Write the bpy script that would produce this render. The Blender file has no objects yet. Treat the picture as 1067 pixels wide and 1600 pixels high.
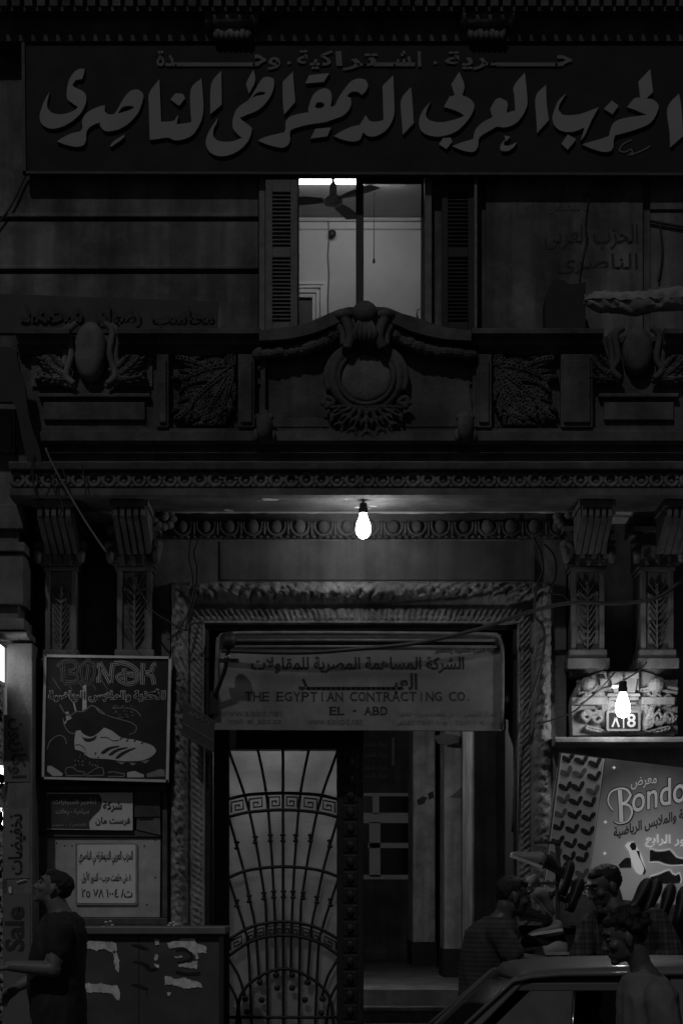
import bpy, bmesh, math, random
import numpy as np
from mathutils import Vector, Matrix, noise
from mathutils.geometry import tessellate_polygon
R = math.radians
random.seed(7)
SC = bpy.context.scene
COL = SC.collection

# ------------------------------------------------------------------ camera, sky, sun, exposure
D, EYE, HY, CX, F = 13.0, 1.68, 1405.0, 533.5, 2990.0
cam = bpy.data.cameras.new('camera')
cam.sensor_fit = 'VERTICAL'; cam.sensor_height = 36.0
cam.lens = F / 1600.0 * 36.0
cam.shift_y = (HY - 800.0) / 1600.0
cam.clip_end = 500
co = bpy.data.objects.new('camera', cam); COL.objects.link(co)
co.location = (0, -D, EYE); co.rotation_euler = (R(90), 0, 0)
SC.camera = co

SUN_EL, SUN_AZ = 47.0, 20.0                     # weak, from the upper left of the street
SKY, SUN = 0.0036, 0.33
w = bpy.data.worlds.new('World'); SC.world = w; w.use_nodes = True
nt = w.node_tree; bg = nt.nodes['Background']
sky = nt.nodes.new('ShaderNodeTexSky'); sky.sky_type = 'NISHITA'; sky.sun_disc = False
sky.sun_elevation = R(SUN_EL); sky.sun_rotation = R(180 + SUN_AZ)
hs = nt.nodes.new('ShaderNodeHueSaturation'); hs.inputs['Saturation'].default_value = 0.0
nt.links.new(sky.outputs[0], hs.inputs['Color']); nt.links.new(hs.outputs[0], bg.inputs[0])
bg.inputs[1].default_value = SKY
sl = bpy.data.lights.new('sun', 'SUN'); sl.energy = SUN; sl.angle = R(1.2); sl.color = (1, 1, 1)
so = bpy.data.objects.new('sun', sl); COL.objects.link(so)
_d = Vector((math.sin(R(SUN_AZ)) * math.cos(R(SUN_EL)), math.cos(R(SUN_AZ)) * math.cos(R(SUN_EL)), -math.sin(R(SUN_EL))))
so.rotation_euler = _d.to_track_quat('-Z', 'Y').to_euler(); so.location = (-6, -12, 14)

SC.view_settings.view_transform = 'Standard'; SC.view_settings.look = 'None'
SC.view_settings.exposure = 0; SC.view_settings.gamma = 1
SC.view_settings.use_curve_mapping = False
SC.cycles.use_denoising = True
SC.cycles.max_bounces = 8
SC.cycles.sample_clamp_indirect = 3.0

# ------------------------------------------------------------------ helpers
def P(px, py, Y=0.0):
    s = (D + Y) / F
    return Vector(((px - CX) * s, Y, EYE + (HY - py) * s))
def X(px, Y=0.0): return (px - CX) * (D + Y) / F
def Z(py, Y=0.0): return EYE + (HY - py) * (D + Y) / F
def S(n, Y=0.0): return n * (D + Y) / F

def smooth_poly(pts, sub=4, corner=50, closed=True):
    """Catmull-Rom through the points, keeping sharp corners"""
    n = len(pts); out = []
    p = [Vector((a[0], a[1])) for a in pts]
    def is_corner(i):
        if not closed and (i == 0 or i == n - 1): return True
        a = p[i] - p[i - 1]; b = p[(i + 1) % n] - p[i]
        if a.length < 1e-6 or b.length < 1e-6: return True
        return abs(math.degrees(a.angle(b))) > corner
    for i in range(n if closed else n - 1):
        p1, p2 = p[i], p[(i + 1) % n]
        p0 = p1 if is_corner(i) else p[i - 1]
        p3 = p2 if is_corner((i + 1) % n) else p[(i + 2) % n]
        for k in range(sub):
            t = k / sub
            q = 0.5 * ((2 * p1) + (p2 - p0) * t + (2 * p0 - 5 * p1 + 4 * p2 - p3) * t * t + (3 * p1 - p0 - 3 * p2 + p3) * t ** 3)
            out.append((q.x, q.y))
    if not closed: out.append((p[-1].x, p[-1].y))
    return out

class MB:
    def __init__(s): s.v = []; s.f = []
    def add(s, v, f):
        o = len(s.v); s.v += [Vector(a) for a in v]; s.f += [tuple(i + o for i in q) for q in f]; return s
    def box(s, x0, x1, y0, y1, z0, z1):
        if x0 > x1: x0, x1 = x1, x0
        if y0 > y1: y0, y1 = y1, y0
        if z0 > z1: z0, z1 = z1, z0
        v = [(x, y, z) for x in (x0, x1) for y in (y0, y1) for z in (z0, z1)]
        return s.add(v, [(0, 1, 3, 2), (4, 6, 7, 5), (0, 4, 5, 1), (2, 3, 7, 6), (0, 2, 6, 4), (1, 5, 7, 3)])
    def pbox(s, px0, py0, px1, py1, Yf, Yb):       # front face on the plane Yf
        a, b = P(px0, py0, Yf), P(px1, py1, Yf)
        return s.box(a.x, b.x, Yf, Yb, b.z, a.z)
    def quadslab(s, pts, Yf, Yb):                   # four px corners tl,tr,br,bl
        return s.poly(pts, Yf, Yb - Yf, sm=False)
    def poly(s, pts, Yf, th=0.01, holes=(), sm=True, sub=4, corner=50, bevel=0):
        outer = smooth_poly(pts, sub, corner) if sm else list(pts)
        hs = [smooth_poly(h, sub, corner) if sm else list(h) for h in holes]
        rings = [outer] + hs
        flat = [Vector((a[0], a[1], 0)) for r in rings for a in r]
        tris = tessellate_polygon([[Vector((a[0], a[1], 0)) for a in r] for r in rings])
        n = len(flat); o = len(s.v)
        s.v += [P(a.x, a.y, Yf) for a in flat]
        for t in tris:
            a, b, c = (flat[i] for i in t)
            cr = (b.x - a.x) * (c.y - a.y) - (b.y - a.y) * (c.x - a.x)
            t = t if cr < 0 else (t[0], t[2], t[1])
            s.f.append(tuple(i + o for i in t))
        if th > 0:
            s.v += [P(a.x, a.y, Yf) + Vector((0, th, 0)) for a in flat]
            k = 0
            for r in rings:
                m = len(r)
                for i in range(m):
                    j = (i + 1) % m
                    s.f.append((o + k + i, o + n + k + i, o + n + k + j, o + k + j))
                k += m
            for t in tris: s.f.append(tuple(i + o + n for i in t))
        return s
    def ribbon(s, pts, wid, Yf, th=0.004, sm=True, sub=4):
        q = smooth_poly(pts, sub, 60, closed=False) if sm else list(pts)
        n = len(q); L = []; Rr = []
        for i in range(n):
            a = Vector(q[max(i - 1, 0)]); b = Vector(q[min(i + 1, n - 1)]); d = (b - a)
            d = d.normalized() if d.length > 0 else Vector((1, 0)); nn = Vector((-d.y, d.x))
            t = i / (n - 1) if n > 1 else 0
            ww = wid(t) if callable(wid) else wid
            L.append(Vector(q[i]) + nn * ww / 2); Rr.append(Vector(q[i]) - nn * ww / 2)
        o = len(s.v)
        for dy in ((0, th) if th > 0 else (0,)):
            for a in L + Rr: s.v.append(P(a.x, a.y, Yf) + Vector((0, dy, 0)))
        for i in range(n - 1):
            s.f.append((o + i, o + i + 1, o + n + i + 1, o + n + i))
            if th > 0:
                k = 2 * n
                s.f.append((o + k + i, o + k + n + i, o + k + n + i + 1, o + k + i + 1))
                s.f.append((o + i, o + k + i, o + k + i + 1, o + i + 1))
                s.f.append((o + n + i, o + n + i + 1, o + k + n + i + 1, o + k + n + i))
        return s
    def tube(s, pts, r, n=8, caps=True, flat=None):
        pts = [Vector(p) for p in pts]; m = len(pts); o = len(s.v)
        up = Vector((0, 0, 1)); prev = None
        for i in range(m):
            d = (pts[min(i + 1, m - 1)] - pts[max(i - 1, 0)])
            d = d.normalized() if d.length > 1e-9 else Vector((0, 0, 1))
            if prev is None:
                a = d.cross(up if abs(d.z) < 0.95 else Vector((0, 1, 0))).normalized()
            else:
                a = prev - d * prev.dot(d); a = a.normalized() if a.length > 1e-6 else d.orthogonal().normalized()
            prev = a; b = d.cross(a).normalized()
            rr = r[i] if isinstance(r, (list, tuple)) else r
            for k in range(n):
                t = 2 * math.pi * k / n
                s.v.append(pts[i] + (a * math.cos(t) + b * math.sin(t)) * rr)
        for i in range(m - 1):
            for k in range(n):
                j = (k + 1) % n
                s.f.append((o + i * n + k, o + i * n + j, o + (i + 1) * n + j, o + (i + 1) * n + k))
        if caps:
            s.f.append(tuple(o + k for k in reversed(range(n)))); s.f.append(tuple(o + (m - 1) * n + k for k in range(n)))
        return s
    def lathe(s, c, prof, n=20, M=None):            # prof: (r, z) pairs, axis Z, optional matrix
        c = Vector(c); o = len(s.v); m = len(prof)
        for r, z in prof:
            for k in range(n):
                t = 2 * math.pi * k / n
                q = Vector((r * math.cos(t), r * math.sin(t), z))
                s.v.append(c + (M @ q if M else q))
        for i in range(m - 1):
            for k in range(n):
                j = (k + 1) % n
                s.f.append((o + i * n + k, o + i * n + j, o + (i + 1) * n + j, o + (i + 1) * n + k))
        s.f.append(tuple(o + k for k in reversed(range(n)))); s.f.append(tuple(o + (m - 1) * n + k for k in range(n)))
        return s
    def ell(s, c, rx, ry, rz, n=14, M=None):
        c = Vector(c); o = len(s.v); m = max(6, n // 2)
        s.v.append(c + (M @ Vector((0, 0, rz)) if M else Vector((0, 0, rz))))
        for i in range(1, m):
            a = math.pi * i / m
            for k in range(n):
                t = 2 * math.pi * k / n
                q = Vector((rx * math.sin(a) * math.cos(t), ry * math.sin(a) * math.sin(t), rz * math.cos(a)))
                s.v.append(c + (M @ q if M else q))
        s.v.append(c - (M @ Vector((0, 0, rz)) if M else Vector((0, 0, rz))))
        for k in range(n): s.f.append((o, o + 1 + k, o + 1 + (k + 1) % n))
        for i in range(m - 2):
            for k in range(n):
                j = (k + 1) % n; a = o + 1 + i * n
                s.f.append((a + k, a + n + k, a + n + j, a + j))
        e = len(s.v) - 1; a = o + 1 + (m - 2) * n
        for k in range(n): s.f.append((e, a + (k + 1) % n, a + k))
        return s
    def grid(s, fn, nu, nv):
        o = len(s.v)
        for j in range(nv):
            for i in range(nu): s.v.append(Vector(fn(i / (nu - 1), j / (nv - 1))))
        for j in range(nv - 1):
            for i in range(nu - 1):
                a = o + j * nu + i; s.f.append((a, a + 1, a + nu + 1, a + nu))
        return s
    def prism(s, prof, x0, x1):                      # prof (y,z) closed polygon extruded along X
        n = len(prof); o = len(s.v)
        for x in (x0, x1):
            for y, z in prof: s.v.append(Vector((x, y, z)))
        for i in range(n):
            j = (i + 1) % n; s.f.append((o + i, o + j, o + n + j, o + n + i))
        tr = tessellate_polygon([[Vector((y, z, 0)) for y, z in prof]])
        for t in tr: s.f.append(tuple(o + i for i in t)); s.f.append(tuple(o + n + i for i in reversed(t)))
        return s
    def build(s, name, mat, parent=None, smooth=False, bevel=0, fix=True, seg=2):
        base = Vector((0, 0, 0))
        if parent is not None:
            q = parent
            while q is not None: base = base + q.location; q = q.parent
        else:
            xs = [a.x for a in s.v]; ys = [a.y for a in s.v]; zs = [a.z for a in s.v]
            base = Vector(((min(xs) + max(xs)) / 2, (min(ys) + max(ys)) / 2, min(zs)))
        me = bpy.data.meshes.new(name)
        me.from_pydata([a - base for a in s.v], [], s.f)
        if fix:
            bm = bmesh.new(); bm.from_mesh(me)
            bmesh.ops.recalc_face_normals(bm, faces=bm.faces); bm.to_mesh(me); bm.free()
        me.materials.append(mat)
        if smooth:
            for p in me.polygons: p.use_smooth = True
        o = bpy.data.objects.new(name, me); COL.objects.link(o)
        if parent is not None: o.parent = parent
        else: o.location = base
        if bevel:
            b = o.modifiers.new('bevel', 'BEVEL'); b.width = bevel; b.segments = seg; b.limit_method = 'ANGLE'; b.angle_limit = R(40)
        return o

def tag(o, label=None, cat=None, group=None, kind=None):
    if label: o['label'] = label
    if cat: o['category'] = cat
    if group: o['group'] = group
    if kind: o['kind'] = kind
    return o
def thing(name, loc, label, cat, group=None):
    o = bpy.data.objects.new(name, None); COL.objects.link(o); o.location = Vector(loc); o.empty_display_size = 0.1
    return tag(o, label, cat, group)

# ------------------------------------------------------------------ materials (the photograph is black and white: greys)
def mat(name, col, rough=0.85, var=0.25, scale=6.0, bump=0.0, bscale=40.0, stain=0.0, streak=0.0, metal=0.0, spec=0.4, coat=0.0):
    m = bpy.data.materials.new(name); m.use_nodes = True
    n = m.node_tree.nodes; l = m.node_tree.links; b = n['Principled BSDF']
    b.inputs['Roughness'].default_value = rough; b.inputs['Metallic'].default_value = metal
    b.inputs['Specular IOR Level'].default_value = spec
    if coat: b.inputs['Coat Weight'].default_value = coat; b.inputs['Coat Roughness'].default_value = 0.08
    tc = n.new('ShaderNodeTexCoord')
    def noise_(sc, det=6, rg=0.6, mp=None):
        t = n.new('ShaderNodeTexNoise'); t.inputs['Scale'].default_value = sc; t.inputs['Detail'].default_value = det; t.inputs['Roughness'].default_value = rg
        if mp:
            mm = n.new('ShaderNodeMapping'); mm.inputs['Scale'].default_value = mp
            l.new(tc.outputs['Object'], mm.inputs[0]); l.new(mm.outputs[0], t.inputs[0])
        else: l.new(tc.outputs['Object'], t.inputs[0])
        return t.outputs['Fac']
    def remap(s, a, b_, c, d):
        r = n.new('ShaderNodeMapRange'); r.inputs[1].default_value = a; r.inputs[2].default_value = b_; r.inputs[3].default_value = c; r.inputs[4].default_value = d
        l.new(s, r.inputs[0]); return r.outputs[0]
    def mul(a, c):
        x = n.new('ShaderNodeMath'); x.operation = 'MULTIPLY'; l.new(a, x.inputs[0])
        if isinstance(c, float): x.inputs[1].default_value = c
        else: l.new(c, x.inputs[1])
        return x.outputs[0]
    f = remap(noise_(scale), 0.3, 0.7, 1 - var, 1 + var)
    if stain: f = mul(f, remap(noise_(scale * 0.35, 8, 0.7), 0.42, 0.58, 1 - stain, 1.0))
    if streak: f = mul(f, remap(noise_(5.0, 5, 0.6, (1.6, 1.6, 0.12)), 0.4, 0.62, 1.0, 1 - streak))
    f = mul(f, float(col))
    cc = n.new('ShaderNodeCombineColor')
    for i in range(3): l.new(f, cc.inputs[i])
    l.new(cc.outputs[0], b.inputs['Base Color'])
    if bump:
        bp = n.new('ShaderNodeBump'); bp.inputs['Strength'].default_value = bump; bp.inputs['Distance'].default_value = 0.01
        l.new(noise_(bscale, 8, 0.65), bp.inputs['Height']); l.new(bp.outputs[0], b.inputs['Normal'])
    rr = remap(noise_(scale * 2), 0.3, 0.7, max(0.03, rough - 0.08 * min(1, rough * 1.5) ** 2), min(1.0, rough + 0.08 * min(1, rough * 1.5) ** 2)); l.new(rr, b.inputs['Roughness'])
    return m
def emit(name, strength, var=0.0, scale=20, lo=0.0):
    m = bpy.data.materials.new(name); m.use_nodes = True
    n = m.node_tree.nodes; l = m.node_tree.links; n.clear()
    o = n.new('ShaderNodeOutputMaterial'); e = n.new('ShaderNodeEmission'); e.inputs[1].default_value = strength
    l.new(e.outputs[0], o.inputs[0])
    if var:
        t = n.new('ShaderNodeTexNoise'); t.inputs['Scale'].default_value = scale; t.inputs['Detail'].default_value = 4
        tc = n.new('ShaderNodeTexCoord'); l.new(tc.outputs['Object'], t.inputs[0])
        r = n.new('ShaderNodeMapRange'); r.inputs[1].default_value = 0.4; r.inputs[2].default_value = 0.6; r.inputs[3].default_value = lo; r.inputs[4].default_value = strength
        l.new(t.outputs['Fac'], r.inputs[0]); l.new(r.outputs[0], e.inputs[1])
    return m
def stone(name, c, **k):
    a = dict(rough=0.9, var=0.3, scale=5.0, bump=0.5, bscale=45.0, stain=0.3, streak=0.25, spec=0.25); a.update(k)
    return mat(name, c, **a)
M_ = {}
M_['stone'] = stone('grey_stone', 0.20)
M_['stone_dirty_dim'] = stone('sooty_dim_stone', 0.13, stain=0.45)  # soot, and the weaker light up the facade put into a darker tone
M_['stone_upper'] = stone('upper_plaster', 0.20, bump=0.5, bscale=18, stain=0.5, streak=0.4, scale=3.5)
M_['stone_light'] = stone('pale_plaster', 0.15, bump=0.25, stain=0.3, streak=0.3, scale=3)
M_['stone_lit'] = stone('lit_carved_stone', 0.34, stain=0.35)  # paler copy of the stone, the number bulb's glow added to its colour
M_['surround'] = stone('carved_surround_stone', 0.30, bump=0.9, bscale=60)
M_['pier'] = stone('pier_stone', 0.22, bump=0.7, bscale=70, stain=0.15)
M_['plaster'] = stone('soffit_plaster', 0.80, bump=0.2, stain=0.25, streak=0.0)
M_['room_wall'] = mat('room_wall_light_mottle', 0.64, var=0.12, scale=1.4, stain=0.12)  # broad mottling paints the room's uneven light into the wall colour
M_['room_ceiling'] = mat('room_ceiling_paint', 0.42, var=0.12, scale=3)
M_['white_paint'] = mat('white_gloss_paint', 0.70, rough=0.4, var=0.08)
M_['wood_dark'] = mat('dark_painted_wood', 0.05, rough=0.6, var=0.4, scale=10, bump=0.2)
M_['wood_mid'] = mat('grey_painted_wood', 0.15, rough=0.6, var=0.3, scale=12, bump=0.2)
M_['black'] = mat('black_paint', 0.02, rough=0.5, var=0.3)
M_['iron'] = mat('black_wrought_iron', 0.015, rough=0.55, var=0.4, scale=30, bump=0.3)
M_['banner'] = mat('banner_black_board', 0.010, rough=0.75, var=0.35, scale=2.5)
M_['banner_ink'] = mat('banner_white_letters', 0.27, rough=0.7, var=0.12, scale=3)
M_['cable'] = mat('black_rubber_cable', 0.03, rough=0.6)
M_['cable_grey'] = mat('grey_cable', 0.16, rough=0.6)
M_['asphalt'] = mat('asphalt', 0.05, var=0.3, scale=3, bump=0.6, bscale=120)
M_['paving'] = stone('pavement_slabs', 0.16)
M_['steel'] = mat('brushed_steel', 0.45, rough=0.35, metal=1.0, var=0.1)

# ------------------------------------------------------------------ lettering
_F = {}
for i, ch in enumerate('ءآأؤإئابةتثجحخدذرزسشصضطظعغ'): _F[ch] = None
_base = {'ء': (0xFE80, 1), 'آ': (0xFE81, 2), 'أ': (0xFE83, 2), 'ؤ': (0xFE85, 2), 'إ': (0xFE87, 2), 'ئ': (0xFE89, 4), 'ا': (0xFE8D, 2), 'ب': (0xFE8F, 4),
 'ة': (0xFE93, 2), 'ت': (0xFE95, 4), 'ث': (0xFE99, 4), 'ج': (0xFE9D, 4), 'ح': (0xFEA1, 4), 'خ': (0xFEA5, 4), 'د': (0xFEA9, 2), 'ذ': (0xFEAB, 2),
 'ر': (0xFEAD, 2), 'ز': (0xFEAF, 2), 'س': (0xFEB1, 4), 'ش': (0xFEB5, 4), 'ص': (0xFEB9, 4), 'ض': (0xFEBD, 4), 'ط': (0xFEC1, 4), 'ظ': (0xFEC5, 4),
 'ع': (0xFEC9, 4), 'غ': (0xFECD, 4), 'ف': (0xFED1, 4), 'ق': (0xFED5, 4), 'ك': (0xFED9, 4), 'ل': (0xFEDD, 4), 'م': (0xFEE1, 4), 'ن': (0xFEE5, 4),
 'ه': (0xFEE9, 4), 'و': (0xFEED, 2), 'ى': (0xFEEF, 2), 'ي': (0xFEF1, 4), 'ـ': (0x0640, 0)}
_lam = {'آ': 0xFEF5, 'أ': 0xFEF7, 'إ': 0xFEF9, 'ا': 0xFEFB}
def arabic(t):
    """joins the letters and puts them in left-to-right drawing order"""
    toks = []; i = 0
    while i < len(t):
        if t[i] == 'ل' and i + 1 < len(t) and t[i + 1] in _lam: toks.append(t[i:i + 2]); i += 2
        else: toks.append(t[i]); i += 1
    def k(x):
        if len(x) == 2: return 2
        return {0: 5, 1: 1, 2: 2, 4: 4}[_base[x][1]] if x in _base else 0
    out = []
    for i, x in enumerate(toks):
        kk = k(x); pv = k(toks[i - 1]) if i else 0; nx = k(toks[i + 1]) if i + 1 < len(toks) else 0
        jp = pv >= 4; jn = nx >= 2
        if kk == 0: out.append(x); continue
        if kk == 5: out.append('\u0640'); continue
        if len(x) == 2: out.append(chr(_lam[x[1]] + (1 if jp else 0))); continue
        b = _base[x][0]
        if kk == 1: out.append(chr(b))
        elif kk == 2: out.append(chr(b + (1 if jp else 0)))
        else: out.append(chr(b + (3 if jp and jn else 1 if jp else 2 if jn else 0)))
    res = []; num = ''
    for c in out:                                   # digits keep their own order
        if c in '٠١٢٣٤٥٦٧٨٩0123456789': num += c
        else:
            if num: res.append(num); num = ''
            res.append(c)
    if num: res.append(num)
    return ''.join(reversed(res))
_gc = {}
def glyphs(text, bold=0.0, res=3):
    key = (text, bold)
    if key in _gc: return _gc[key]
    c = bpy.data.curves.new('lettering', 'FONT'); c.body = text; c.offset = bold; c.resolution_u = res
    o = bpy.data.objects.new('lettering', c); COL.objects.link(o)
    bpy.context.view_layer.update()
    me = bpy.data.meshes.new_from_object(o.evaluated_get(bpy.context.evaluated_depsgraph_get()))
    v = [(a.co.x, a.co.y) for a in me.vertices]; f = [tuple(p.vertices) for p in me.polygons]
    bpy.data.objects.remove(o); bpy.data.curves.remove(c); bpy.data.meshes.remove(me)
    _gc[key] = (v, f); return v, f
def text(mb, t, x0, x1, yb, yt, Yf, bold=0.0, rot=0.0, ar=True, slant=0.0, fitx=True, tilt=0.0):
    """letters fitted to the px box x0..x1, yt..yb on plane Yf; tilt = px of rise per px of run"""
    v, f = glyphs(arabic(t) if ar else t, bold)
    xs = [a[0] for a in v]; ys = [a[1] for a in v]
    ax, bx, ay, by = min(xs), max(xs), min(ys), max(ys)
    sx = (x1 - x0) / (bx - ax); sy = (yb - yt) / (by - ay)
    if not fitx: sx = sy
    pts = []
    cx, cy = (x0 + x1) / 2, (yb + yt) / 2
    for a in v:
        u = x0 + (a[0] - ax) * sx + slant * (a[1] - ay) * sy; q = yb - (a[1] - ay) * sy
        if tilt: q -= (u - x0) * tilt
        if rot:
            du, dq = u - cx, q - cy; u = cx + du * math.cos(rot) - dq * math.sin(rot); q = cy + du * math.sin(rot) + dq * math.cos(rot)
        pts.append(P(u, q, Yf))
    mb.add(pts, f); return mb

# ------------------------------------------------------------------ carved relief: height field from tapered strokes
def relief_height(U, V, strokes):
    H = np.zeros_like(U)
    for pts, w0, w1, h in strokes:
        n = len(pts)
        for i in range(n - 1):
            (ax, ay), (bx, by) = pts[i], pts[i + 1]
            dx, dy = bx - ax, by - ay; L2 = dx * dx + dy * dy + 1e-9
            t = np.clip(((U - ax) * dx + (V - ay) * dy) / L2, 0, 1)
            d = np.hypot(U - ax - t * dx, V - ay - t * dy)
            s = (i + t) / (n - 1); ww = w0 + (w1 - w0) * s
            ww = np.maximum(ww, 1e-3)
            q = np.clip(1 - (d / ww) ** 2, 0, 1)
            hh = h * np.sqrt(q) * (1 - 0.45 * np.exp(-(d / (0.28 * ww)) ** 2))
            H = np.maximum(H, hh)
    return H
def leaf(x, y, ang, L, curl, lobes=5, w=0.09, h=1.0):
    """acanthus: stem curve with lobes on both sides"""
    st = []; a = ang; px, py = x, y; pts = [(px, py)]; N = 10
    for i in range(N):
        px += math.cos(a) * L / N; py += math.sin(a) * L / N; a += curl / N; pts.append((px, py))
    st.append((pts, w * 0.6, w * 0.25, h))
    for i in range(lobes):
        k = 1 + int(i * (N - 2) / max(1, lobes - 1)); bx, by = pts[k]; a = ang + curl * k / N
        for sgn in (-1, 1):
            ll = L * 0.34 * (1 - 0.5 * abs(i / lobes - 0.4)); q = a + sgn * 0.85
            e = [(bx, by)]
            qx, qy = bx, by
            for j in range(4):
                qx += math.cos(q) * ll / 4; qy += math.sin(q) * ll / 4; q -= sgn * 0.18; e.append((qx, qy))
            st.append((e, w * 0.5, w * 0.22, h * 0.85))
    return st
def relief(mb, x0, x1, z0, z1, Y, strokes, depth, nu=70, nv=70, asp=None, mirror=False, rough=0.12, seed=0):
    """strokes in unit coords u 0..1 (x), v 0..asp (z)"""
    asp = (z1 - z0) / (x1 - x0)
    u = np.linspace(0, 1, nu); v = np.linspace(0, asp, nv)
    U, V = np.meshgrid(u, v)
    if mirror: U = 1 - U
    H = relief_height(U, V, strokes)
    rs = np.random.RandomState(seed)
    H = H + rough * (rs.rand(*H.shape) - 0.5)
    E = np.minimum(np.minimum(np.arange(nu)[None, :], nu - 1 - np.arange(nu)[None, :]), np.minimum(np.arange(nv)[:, None], nv - 1 - np.arange(nv)[:, None]))
    H = np.where(E == 0, 0, H)
    o = len(mb.v)
    for j in range(nv):
        for i in range(nu):
            mb.v.append(Vector((x0 + (x1 - x0) * i / (nu - 1), Y - depth * float(H[j, i]), z0 + (z1 - z0) * j / (nv - 1))))
    for j in range(nv - 1):
        for i in range(nu - 1):
            a = o + j * nu + i; mb.f.append((a, a + 1, a + nu + 1, a + nu))
    return mb
# ------------------------------------------------------------------ ground
tag(MB().box(-40, 40, -40, -5.0 + 3.3, -0.3, 0).build('road', M_['asphalt']), kind='structure')
tag(MB().box(-40, 40, -1.7, -0.02, -0.2, 0.16).build('pavement', M_['paving'], bevel=0.02), kind='structure')

# ------------------------------------------------------------------ the old building
B = thing('historic_building', (0, 0.2, 0.16), 'old carved stone building with a balcony over its tall doorway, filling the whole picture', 'building')
YU = 0.15                                             # upper wall plane
DZ = 0.16
# lower wall (pieces round the doorway and the two recessed pilaster bays)
lw = MB()
xl, xr = X(-120), X(1190)
def lwbox(px0, px1, py0, py1, yf, yb): lw.box(X(px0), X(px1), yf, yb, Z(py1), Z(py0))
lwbox(242, 266, 800, 1900, 0.0, 0.5); lwbox(861, 884, 800, 1900, 0.0, 0.5)
lwbox(266, 861, 832, 910, 0.0, 0.5)
lw.box(xl, X(242), 0.22, 0.5, DZ, Z(790)); lw.box(X(884), xr, 0.22, 0.5, DZ, Z(790))
lw.build('lower_wall', M_['stone'], B)
# entablature strip with plain panel above the door, small astragal mouldings
en = MB()
en.prism([(-0.02, Z(842)), (-0.035, Z(838)), (-0.035, Z(834)), (0.0, Z(834)), (0.0, Z(842))], X(250), X(830))
en.prism([(-0.001, Z(908)), (-0.012, Z(906)), (-0.012, Z(846)), (-0.001, Z(846))], X(345), X(834))
en.box(X(828), X(834), -0.03, -0.012, Z(908), Z(843))
en.build('frieze_panel', M_['stone_light'], B)
# carved door surround
def surround():
    mb = MB()
    path = [(268, 1860), (268, 911), (860, 911), (860, 1860)]
    W = 58.0
    inner = [(268 + W, 1860), (268 + W, 911 + W + 14), (860 - W, 911 + W + 14), (860 - W, 1860)]
    nv = 34
    for s in range(3):
        a0, a1 = Vector(path[s]), Vector(path[s + 1]); b0, b1 = Vector(inner[s]), Vector(inner[s + 1])
        Lp = (a1 - a0).length; nu = int(Lp / 2.2)
        o = len(mb.v)
        for j in range(nv):
            v = j / (nv - 1)
            for i in range(nu):
                u = i / (nu - 1)
                q = a0.lerp(a1, u).lerp(b0.lerp(b1, u), v)
                along = u * Lp
                if v < 0.46:
                    t = v / 0.46
                    d = 0.05 + 0.10 * math.sin(math.pi * t) ** 0.8
                    d += 0.028 * noise.noise(Vector((q.x * 0.11, q.y * 0.11, 3.0))) + 0.016 * abs(math.sin(along * 0.16 + 5 * t)) + 0.02 * noise.noise(Vector((q.x * 0.3, q.y * 0.3, 9)))
                elif v < 0.56: d = 0.03
                elif v < 0.86:
                    t = (v - 0.56) / 0.30
                    m = (along % 10.5) / 10.5
                    on = (m < 0.42 and 0.1 < t < 0.9) or (m < 0.75 and 0.62 < t < 0.82)
                    d = 0.045 + (0.014 if on else 0.0) + 0.008 * noise.noise(Vector((q.x * 0.25, q.y * 0.25, 1)))
                else: d = 0.06 - 0.2 * max(0, (v - 0.9) / 0.1)
                if j == 0: d = -0.01
                mb.v.append(P(q.x, q.y, 0) + Vector((0, -d, 0)))
        for j in range(nv - 1):
            for i in range(nu - 1):
                a = o + j * nu + i; mb.f.append((a, a + 1, a + nu + 1, a + nu))
    return mb
surround().build('door_surround', M_['surround'], B, smooth=True)
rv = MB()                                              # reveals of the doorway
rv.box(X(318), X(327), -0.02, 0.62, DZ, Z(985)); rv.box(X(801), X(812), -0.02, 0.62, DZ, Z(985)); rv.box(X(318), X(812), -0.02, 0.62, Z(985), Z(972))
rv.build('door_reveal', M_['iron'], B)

# ------------------------------------------------------------------ pilasters, capitals, brackets
palm = []
for k in range(9):
    v = 0.12 + k * 0.30
    for sg in (-1, 1):
        palm.append(([(0.5, v), (0.5 + sg * 0.16, v + 0.2), (0.5 + sg * 0.36, v + 0.52)], 0.045, 0.02, 0.8))
palm.append(([(0.5, 0.05), (0.5, 2.9)], 0.05, 0.04, 1.0))
palm += leaf(0.5, 2.5, math.pi / 2, 0.5, 0.0, 4, 0.12, 1.0) + leaf(0.45, 2.3, 2.3, 0.6, 0.7, 4, 0.1) + leaf(0.55, 2.3, 0.85, 0.6, -0.7, 4, 0.1)
capst = []
for cx_ in (0.25, 0.5, 0.75):
    capst += leaf(cx_, 0.02, math.pi / 2 + (0.5 - cx_) * 0.6, 0.36, (cx_ - 0.5) * 1.6, 4, 0.08, 0.7)
for cx_, sg in ((0.2, -1), (0.8, 1)):
    sp = [(cx_ + 0.12 * (1 - t / 14) * math.cos(sg * t * 0.6 + 1.6), 0.86 + 0.12 * (1 - t / 14) * math.sin(sg * t * 0.6 + 1.6)) for t in range(13)]
    capst.append((sp, 0.045, 0.03, 1.0))
capst.append(([(0.4, 0.85), (0.5, 0.95), (0.6, 0.85)], 0.09, 0.06, 1.0))
capst.append(([(0.38, 0.8), (0.6, 0.75), (0.8, 0.66)], 0.03, 0.03, 0.8)); capst.append(([(0.05, 0.45), (0.95, 0.45)], 0.06, 0.06, 0.6))
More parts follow.
